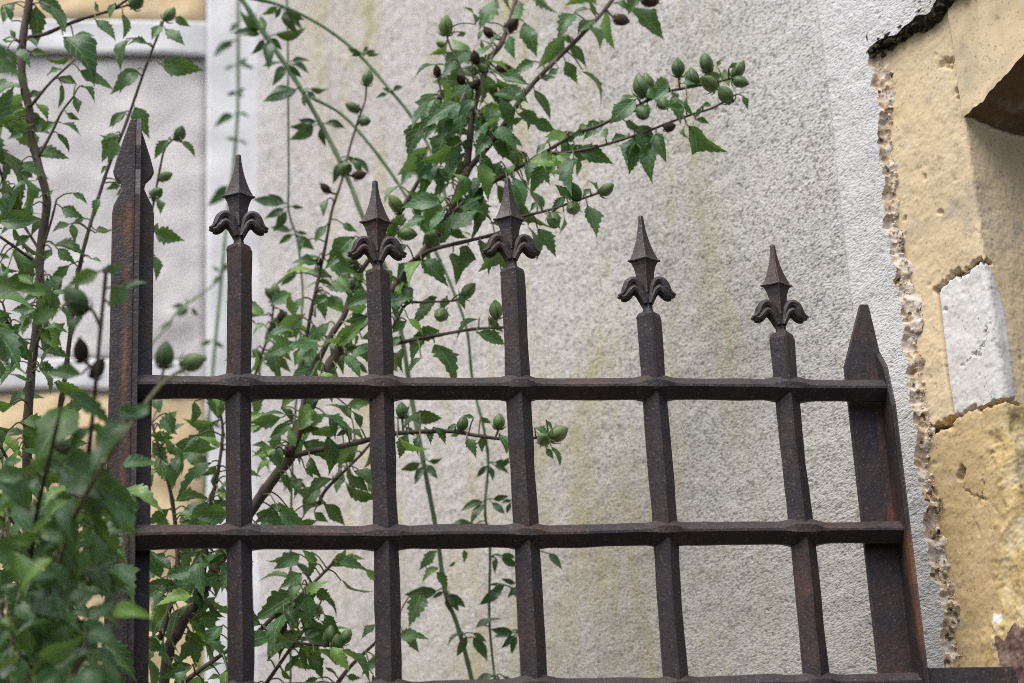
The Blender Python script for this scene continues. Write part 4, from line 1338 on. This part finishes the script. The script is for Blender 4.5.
B.leaves(0, 130, 5.25, [
    (125, 15, 35, 50, .42, .25), (300, 15, 375, 108, .58, .3), (180, 10, 202, 75, .45, .7), (0, 130, 76, 152, .4, .3), (190, 262, 48, 302, .15, .35), (605, 40, 570, 168, .45, .55), (612, 15, 528, 50, .2, .3), (565, 190, 528, 222, .35), (632, 280, 558, 312, .3, .3), (640, 300, 620, 345, .4, .5),
    (520, 355, 490, 445, .45, .4), (380, 330, 462, 382, .25, .35), (320, 405, 442, 462, .32, .35), (212, 350, 98, 392, .2, .3), (130, 350, 78, 340, .3, .3), (170, 395, 105, 485, .5, .4), (100, 490, 0, 517, .16, .25), (160, 555, 68, 612, .38, .3), (215, 470, 158, 542, .32, .3), (372, 490, 268, 512, .2, .25), (440, 465, 378, 492, .3, .5),
    (378, 490, 402, 580, .32, .75), (500, 540, 592, 510, .12, .3), (490, 520, 590, 545, .15, .3), (278, 600, 455, 627, .42, .08), (270, 625, 228, 690, .4, .2), (300, 622, 385, 690, .3, .3), (0, 655, 52, 672, .4, .5), (480, 675, 532, 682, .2), (60, 410, 0, 440, .35, .35), (250, 350, 280, 310, .4, .3), (10, 370, 60, 340, .2, .3)])
B.leaves(0, 260, 5.25, [
    (0, 15, 78, 78, .42, .3), (182, 100, -10, 137, .3, .35), (195, 145, 113, 165, .4, .25), (200, 180, 102, 222, .45, .45), (165, 225, 128, 285, .45, .4), (365, 25, 255, 130, .5, .1), (440, 10, 380, 70, .4, .1), (110, 335, 38, 405, .45, .4), (115, 420, 66, 495, .5, .35), (262, 338, 243, 372, .3, .3),
    (255, 390, 335, 445, .28, .6), (220, 470, 375, 505, .36, .1), (90, 535, -10, 645, .42, .35), (60, 500, 20, 540, .4), (200, 550, 295, 582, .35, .3), (240, 410, 215, 470, .2, .4), (90, 130, 20, 160, .3, .3), (60, 320, 0, 350, .4, .35), (150, 300, 120, 360, .3, .2), (390, 20, 370, 0, .3)])
for xb, yb, r, k in [(180, 133, 7, 'g'), (166, 176, 6, 'g'), (157, 193, 7, 'g'), (170, 14, 6.5, 'g'), (137, 1, 8, 'g')]:
    B.bud(xb, yb, r, k)
B.leaves(0, 0, 2.97, [(375, 115, 342, 185, .2, .3), (440, 130, 375, 118, .15, .3), (475, 190, 608, 205, .4, .25), (490, 85, 548, 128, .4, .35), (475, 75, 450, 115, .4, .6), (520, 50, 562, 78, .3, .2), (410, 205, 338, 260, .4, .35), (400, 315, 440, 400, .5, .45), (375, 330, 322, 375, .4, .35),
                      (350, 400, 300, 480, .4, .55), (350, 400, 298, 410, .2, .3), (500, 415, 455, 470, .35, .4), (540, 420, 585, 462, .42, .35), (470, 590, 480, 635, .4, .45), (460, 690, 548, 715, .3, .3), (460, 760, 470, 830, .4, .3), (455, 690, 470, 660, .3, .35)])
B.fill(40, -10, 130, 400, 684, 30, 28, 48, tone=None)
B.fill(40, -10, 60, 250, 470, 25, 20, 36)
B.fill(90, -250, -2, -80, 684, 40, 30, 50)
B.fill(40, -100, 200, 684, 1500, 60, 30, 55)
rb = thing('hibiscus_shrub', 'slim upright hibiscus at the left edge, thin brown stem with sparse toothed leaves', 'shrub', (at(35, 690, .24)[0], .27, 0))
finish(B, rb)

# ---------- dark shrub in front of the gate, lower left
F = Plant()
tr = F.branch
tr([(60, 760, -.10), (66, 640, -.14), (75, 540, -.20), (88, 450, -.30), (96, 382, -.35), (101, 331, -.35), (107, 267, -.35)], 0.0038, 0.0014, ground=[(.02, .08, .02), (.01, .05, .5), (0, .01, .9)])
tr([(50, 590, -.28), (76, 515, -.34), (115, 450, -.46), (135, 420, -.44), (158, 388, -.40), (178, 372, -.37)], 0.0018, 0.0013, green=True)
tr([(158, 388, -.35), (164, 372, -.35), (165, 364, -.35)], 0.0012, 0.001, green=True)
tr([(40, 800, -.10), (30, 690, -.14), (25, 600, -.20), (35, 520, -.28), (50, 455, -.36), (58, 420, -.38)], 0.0030, 0.0012)
tr([(40, 760, -.25), (0, 680, -.28), (-30, 600, -.30), (-50, 540, -.32), (-40, 480, -.33)], 0.0036, 0.0014)
tr([(60, 700, -.30), (90, 630, -.22), (110, 590, -.18), (120, 560, -.16)], 0.0026, 0.0012)
tr([(30, 700, -.30), (10, 640, -.22), (-5, 590, -.18), (5, 520, -.16)], 0.0026, 0.0012)
tr([(97, 372, -.35), (85, 362, -.35), (82, 358, -.35)], 0.0012, 0.001)
tr([(101, 331, -.35), (92, 312, -.36), (80, 305, -.37)], 0.0012, 0.001, green=True)
F.leaves(0, 260, 5.25, [(520, 60, 345, 135, .5, .75), (305, 265, 165, 335, .38, .75), (430, 275, 358, 382, .2, .35), (575, 240, 690, 110, .3, .4), (655, 150, 780, 105, .22, .4), (430, 600, 225, 590, .5, .55), (540, 50, 650, 35, .3, .4)])
F.leaves(0, 390, 5.25, [(385, 75, 180, 350, .5, .7), (350, 15, 610, 170, .32, .12), (470, 190, 350, 325, .32, .4), (470, 190, 565, 212, .4, .65), (683, 160, 465, 430, .5, .3), (380, 400, 40, 470, .3, .3), (300, 380, 640, 560, .3, .3), (200, 450, 80, 560, .4, .2), (360, 560, 220, 640, .4, .3), (30, 620, 160, 683, .4, .3), (700, 150, 790, 60, .3, .5), (620, 100, 740, 130, .3, .4)])
F.leaves(0, 450, 2.93, [(230, 60, 375, 170, .25, .25), (100, 200, 250, 330, .35, .3), (20, 170, 180, 270, .4, .2), (270, 230, 380, 235, .25, .2), (330, 330, 400, 430, .4, .55), (220, 480, 280, 400, .4, .55), (180, 560, 60, 620, .4, .3), (60, 560, 0, 630, .4, .35), (100, 640, 160, 683, .5, .3)])
F.bud(75, 299, 12.5, 'g', -.37, (-.5, -.6))
F.bud(165, 354, 10.5, 'g', -.35, (.1, -1))
F.bud(194, 362, 10.5, 'g', -.35, (.9, -.3))
F.bud(81, 350, 9.5, 'p', -.35, (-.1, -1))
F.bud(98, 368, 8.5, 'p', -.35, (.3, -.6))
F.bud(60, 445, 8.5, 'g', -.36, (-.8, -.5))
F.fill(90, -20, 100, 455, 690, 30, 26, 50, Yr=(-.42, -.06), w=(.14, .4), down=0.9)
F.fill(230, -20, 98, 480, 740, 34, 28, 50, tone=None, Yr=(-.32, -.03), w=(.14, .42), down=0.9)
tr([(-60, 900, -.55), (-110, 600, -.6), (-130, 350, -.62), (-110, 150, -.62), (-90, 0, -.6)], 0.0045, 0.0015)  # from here: stems added out of view at left to shade the lower-left leaves
tr([(-20, 900, -.40), (-50, 640, -.42), (-75, 420, -.45), (-65, 250, -.46), (-60, 120, -.46)], 0.004, 0.0014)
tr([(-160, 900, -.75), (-240, 600, -.8), (-260, 350, -.82), (-230, 120, -.8)], 0.0045, 0.0015)
tr([(-160, 900, -.30), (-240, 600, -.3), (-260, 350, -.3), (-230, 120, -.3)], 0.0045, 0.0015)
tr([(-130, 350, -.62), (-140, 120, -.60), (-150, -120, -.58), (-130, -330, -.56)], 0.0035, 0.0012)  # added stems rising past the frame, carrying leaves that block the sun
tr([(-75, 420, -.45), (-90, 200, -.47), (-120, -40, -.48), (-150, -260, -.5)], 0.0035, 0.0012)
tr([(-260, 350, -.82), (-240, 100, -.75), (-200, -120, -.7), (-160, -300, -.66)], 0.0035, 0.0012)
tr([(-140, 100, -.6), (-100, -60, -.52), (-60, -180, -.46), (-20, -260, -.42)], 0.0025, 0.0012)
F.fill(480, -330, -70, -380, 300, 60, 40, 75, w=(.3, .5), down=0.4)  # added unseen leaf mass, keeps sun off the shrub below
F.fill(90, -100, 20, -330, -110, 50, 40, 60, w=(.3, .5), down=0.2)
F.fill(380, -420, -82, 60, 900, 50, 30, 60, w=(.3, .5), down=0.7)  # more added leaves left of frame, also for shade
F.fill(110, -100, 200, 690, 1600, 70, 45, 70, Yr=(-.5, -.05), w=(.3, .5))
rf = thing('hibiscus_shrub', 'dense dark leafy shrub in front of the gate at lower left, out of focus, with added unseen foliage shading it', 'shrub', (at(60, 760, -.30)[0] + .02, -.22, 0))
finish(F, rf)


# ---------- jasmine vines
class Vine(Plant):
    def node(self, x, y, Y, leaflets):
        """leaflets: (dx, dy, width) from the node"""
        for l in leaflets:
            dx, dy = l[:2]
            w = l[2] if len(l) > 2 else 0.2
            tn = l[3] if len(l) > 3 else random.uniform(0.1, 0.5)
            L = math.hypot(dx, dy)
            off = 0.22 if L > 14 else 0.1
            self.put_leaf(x + dx * off, y + dy * off, x + dx, y + dy, w, tn, Y + random.uniform(-.012, .012), LANCE, 0.2)


def vine_done(v, root):
    v.twig.build('leaf_stalks', M['vine'], root)
    v.stem.build('stem', M['vine'], root)
    v.leaf.build('foliage', M['jleaf'], root)


def rleaf(k, L=24):
    out = []
    for i in range(k):
        s = -1 if i % 2 else 1
        out.append((s * random.uniform(.4, 1) * L, random.uniform(-.1, .9) * L, random.uniform(.12, .24)))
    return out


GV = 'jasmine vines hanging before the wall'
V = Vine()
V.branch([(205, -60, .42), (225, -22, .42), (242, 0, .42), (267, 37, .42), (289, 67, .42), (311, 101, .42), (335, 145, .42), (351, 182, .42), (363, 215, .42), (383, 262, .43), (400, 330, .44), (411, 401, .45), (423, 462, .45), (435, 523, .46), (439, 548, .46), (445, 594, .46), (457, 628, .46), (472, 690, .47), (490, 800, .48)], 0.0028, 0.0024)
V.branch([(311, 98, .42), (341, 114, .415), (368, 141, .41), (392, 172, .41), (415, 209, .41), (436, 250, .41), (456, 294, .41), (468, 330, .41), (472, 376, .42), (476, 401, .42), (483, 431, .42), (487, 464, .43), (484, 511, .43), (489, 548, .44), (488, 620, .45), (494, 690, .46)], 0.0019, 0.0013)
V.node(267, 35, .42, [(-35, -4, .2, .2), (-14, 20, .25), (40, -2, .22), (15, 15, .3), (-30, -22, .35, .8), (-8, -20, .3, .8), (2, 30, .3)])
V.node(287, 62, .42, [(-26, 4, .15, .05), (-12, 20, .25, .4), (22, 8, .15), (14, 16, .3, .05), (22, -4, .2)])
V.node(305, 88, .42, [(-40, 4, .12, .05), (-2, 18, .35, .05), (22, 4, .18, .05), (-42, 12, .2, .4), (12, 14, .3)])
V.node(320, 122, .42, [(-30, 6, .2, .5), (-28, 18, .25, .7), (25, 4, .2, .1), (4, 24, .35, .05), (-22, -2, .2, .05)])
V.node(345, 155, .42, [(-12, 26, .25, .05), (14, 8, .2, .05), (20, 18, .2, .4), (28, 16, .2, .4)])
V.node(425, 462, .44, [(-24, 8, .2), (-10, 22, .3), (18, -2, .2), (12, 16, .25)])
V.node(446, 590, .45, [(-42, 5, .3, .4), (-14, 8, .3), (12, 20, .3), (6, 26, .35, .05), (20, 18, .3, .4)])
V.node(469, 631, .45, [(-24, 10, .15, .05), (-12, 26, .3, .4), (20, 28, .3, .4), (32, -16, .16, .4), (18, 10, .15)])
V.node(490, 463, .42, [(-14, 14, .3), (3, 18, .35, .4), (20, 10, .2, .1), (22, -1, .15, .3)])
V.node(489, 500, .42, [(-28, 8, .15), (-20, 18, .2), (16, 14, .3, .1), (20, -4, .25)])
V.node(485, 524, .42, [(-42, 2, .15), (-36, 14, .2, .1), (-22, 10, .3), (12, 10, .3), (-8, 16, .4), (-48, 20, .2)])
V.node(508, 584, .43, [(-18, 10, .25), (12, 14, .3), (-28, 20, .25), (24, 20, .25)])
V.node(500, 674, .44, [(-28, 6, .15), (14, 10, .2), (-6, 16, .3)])
V.node(497, 555, .43, [(-3, 16, .25), (20, 2, .25, .4), (22, 12, .3)])
r_ = thing('jasmine_vine', 'forked green jasmine stem running down from the top, passing behind the second spear point', 'vine', (at(400, 330, .44)[0], .5, 0), group=GV)
V.branch([(490, 800, .48), (510, 1000, .5), (520, 1500, .5)], 0.0026, 0.003)
vine_done(V, r_)
V = Vine()
V.branch([(180, -40, .36), (220, -8, .36), (250, -1, .36), (277, 5, .36), (311, 20, .355), (341, 40, .35), (365, 62, .345), (388, 89, .34), (409, 114, .335), (428, 145, .33), (440, 175, .33), (448, 205, .33)], 0.0022, 0.0015)
V.node(363, 53, .345, [(-16, -4, .25), (14, -2, .25), (-12, 3, .25), (16, 3, .2, .05), (6, -8, .3)])
V.node(390, 93, .34, [(14, -8, .35, .1), (-14, 4, .2), (-8, -6, .2)])
V.node(281, 5, .36, [(-5, 14, .25), (14, 28, .25), (20, 16, .2, .1), (-18, 10, .3, .7)])
V.node(411, 131, .335, [(14, -10, .15, .4), (-8, 4, .2)])
V.branch([(180, -40, .36), (60, -160, .36)], 0.0024, 0.002)
r_ = thing('jasmine_vine', 'single green jasmine shoot arching from the top edge down to the right into the shrub', 'vine', (at(250, 0, .36)[0], .36, 0), group=GV)
vine_done(V, r_)
V = Vine()
V.branch([(283, -50, .46), (285, 0, .46), (287, 84, .46), (289, 168, .46), (289, 211, .46), (297, 240, .46), (302, 293, .46), (301, 314, .46), (300, 366, .46), (296, 450, .46), (292, 560, .47), (290, 690, .48), (288, 1400, .5)], 0.0013, 0.0012)
V.node(286, 6, .46, [(-12, 8, .2, .7), (14, 22, .3)])
V.node(289, 206, .46, [(-22, -12, .25), (-24, 12, .3), (-14, 26, .3), (14, 2, .35), (-36, -8, .2)])
V.node(296, 232, .46, [(-26, -6, .2, .5), (-18, 12, .25, .6), (12, 2, .3), (8, 16, .4, .5), (18, 18, .3)])
V.node(300, 262, .46, [(-18, 24, .25, .5), (10, 0, .2)])
V.node(301, 330, .46, [(-14, 8, .25), (14, 6, .25), (10, 18, .25)])
for y in (420, 480, 560, 640):
    V.node(295, y, .46, rleaf(4, 20))
r_ = thing('jasmine_vine', 'hair-thin jasmine stem dropping straight down just right of the first spear point', 'vine', (at(300, 366, .46)[0], .48, 0), group=GV)
vine_done(V, r_)
V = Vine()
V.branch([(236, -50, 1.12), (237, 0, 1.12), (238, 60, 1.12), (238, 110, 1.12), (234, 160, 1.12), (227, 220, 1.12), (220, 300, 1.12), (212, 372, 1.12), (206, 450, 1.13), (200, 690, 1.14), (195, 1300, 1.14)], 0.0026, 0.0022)
V.branch([(150, 345, .95), (168, 325, .97), (180, 310, 1.0), (205, 293, 1.05), (222, 280, 1.1)], 0.0018, 0.0012)
for x, y, ls in [(238, 22, [(20, -8, .3), (-8, 10, .3)]), (236, 38, [(-16, 12, .25), (-22, 16, .2)]), (238, 64, [(16, 4, .35), (10, -6, .3), (-14, 6, .2)]), (238, 92, [(-12, 3, .3), (8, -4, .3), (6, 6, .4)]), (238, 112, [(-22, 12, .2), (12, 4, .2)]), (236, 140, [(12, 4, .4), (-10, -2, .3)]),
                 (232, 185, [(-18, 8, .3), (-24, 20, .3)]), (221, 275, [(-10, -10, .4), (10, -14, .4), (-8, 8, .3)]), (190, 305, [(-10, 12, .3), (8, 12, .3), (-20, 2, .2)]), (175, 320, [(10, -12, .2), (-14, 8, .3)]), (212, 340, [(-12, 6, .3), (12, 8, .3)]), (208, 420, [(-14, 6, .3), (14, 8, .3)]), (206, 470, [(14, 6, .3), (-12, 10, .3)])]:
    V.node(x, y, 1.10, ls)
r_ = thing('jasmine_vine', 'out-of-focus jasmine stem hanging in front of the white corner band', 'vine', (at(212, 372, 1.12)[0], 1.14, 0), group=GV)
vine_done(V, r_)
V = Vine()
V.branch([(508, 430, .40), (511, 474, .40), (515, 523, .40), (518, 550, .40), (519, 628, .41), (522, 690, .42), (526, 1300, .45)], 0.0012, 0.0012)
V.node(512, 500, .40, [(-6, 14, .3), (-10, 2, .2), (6, -20, .2)])
V.node(518, 585, .40, [(-16, -6, .25), (-10, 12, .25), (3, 14, .3)])
V.node(518, 632, .40, [(-24, 4, .3), (-16, 16, .3), (-8, 22, .3), (-28, -2, .3)])
V.node(545, 549, .40, [(18, 20, .15), (-8, -4, .2)])
V.node(511, 455, .40, [(-10, 14, .3), (20, 2, .25), (24, 12, .25)])
r_ = thing('jasmine_vine', 'short thin jasmine strand close beside the third bar below the upper rail', 'vine', (at(515, 523, .40)[0], .43, 0), group=GV)
vine_done(V, r_)

# ------------------------------------------------------------------ light, sky, camera
world = bpy.data.worlds.new('World')
SC.world = world
world.use_nodes = True
nt = world.node_tree
bg = nt.nodes['Background']
sky = nt.nodes.new('ShaderNodeTexSky')
sky.sky_type = 'NISHITA'
sky.sun_disc = False
EL, ROT = rad(61), rad(220)
sky.sun_elevation, sky.sun_rotation = EL, ROT
sky.air_density, sky.dust_density, sky.ozone_density = 1.0, 3.0, 1.0
nt.links.new(sky.outputs[0], bg.inputs[0])
bg.inputs[1].default_value = 0.065
sun = bpy.data.lights.new('sun', 'SUN')
sun.energy = 1.5
sun.angle = rad(50)
sun.color = (1.0, 0.98, 0.965)
so = bpy.data.objects.new('sun', sun)
COL.objects.link(so)
dv = Vector((math.sin(ROT) * math.cos(EL), math.cos(ROT) * math.cos(EL), math.sin(EL)))
so.rotation_euler = dv.to_track_quat('Z', 'Y').to_euler()

cd = bpy.data.cameras.new('camera')
cd.sensor_width = 36.0
cd.lens = 36.0 * FL / 1024
cd.clip_start, cd.clip_end = 0.05, 500
cd.dof.use_dof = True
cd.dof.focus_distance = 2.02
cd.dof.aperture_fstop = 6.7
co = bpy.data.objects.new('camera', cd)
COL.objects.link(co)
m = Matrix(((RX[0], UY[0], -FW[0], CAM[0]), (RX[1], UY[1], -FW[1], CAM[1]), (RX[2], UY[2], -FW[2], CAM[2]), (0, 0, 0, 1)))
co.matrix_world = m
SC.camera = co

SC.render.engine = 'CYCLES'
SC.cycles.use_denoising = False
SC.cycles.filter_width = 0.9
SC.cycles.max_bounces = 8
SC.cycles.transparent_max_bounces = 4
SC.view_settings.view_transform = 'Standard'
SC.view_settings.look = 'None'
SC.view_settings.exposure = 1.25
SC.view_settings.gamma = 1.0
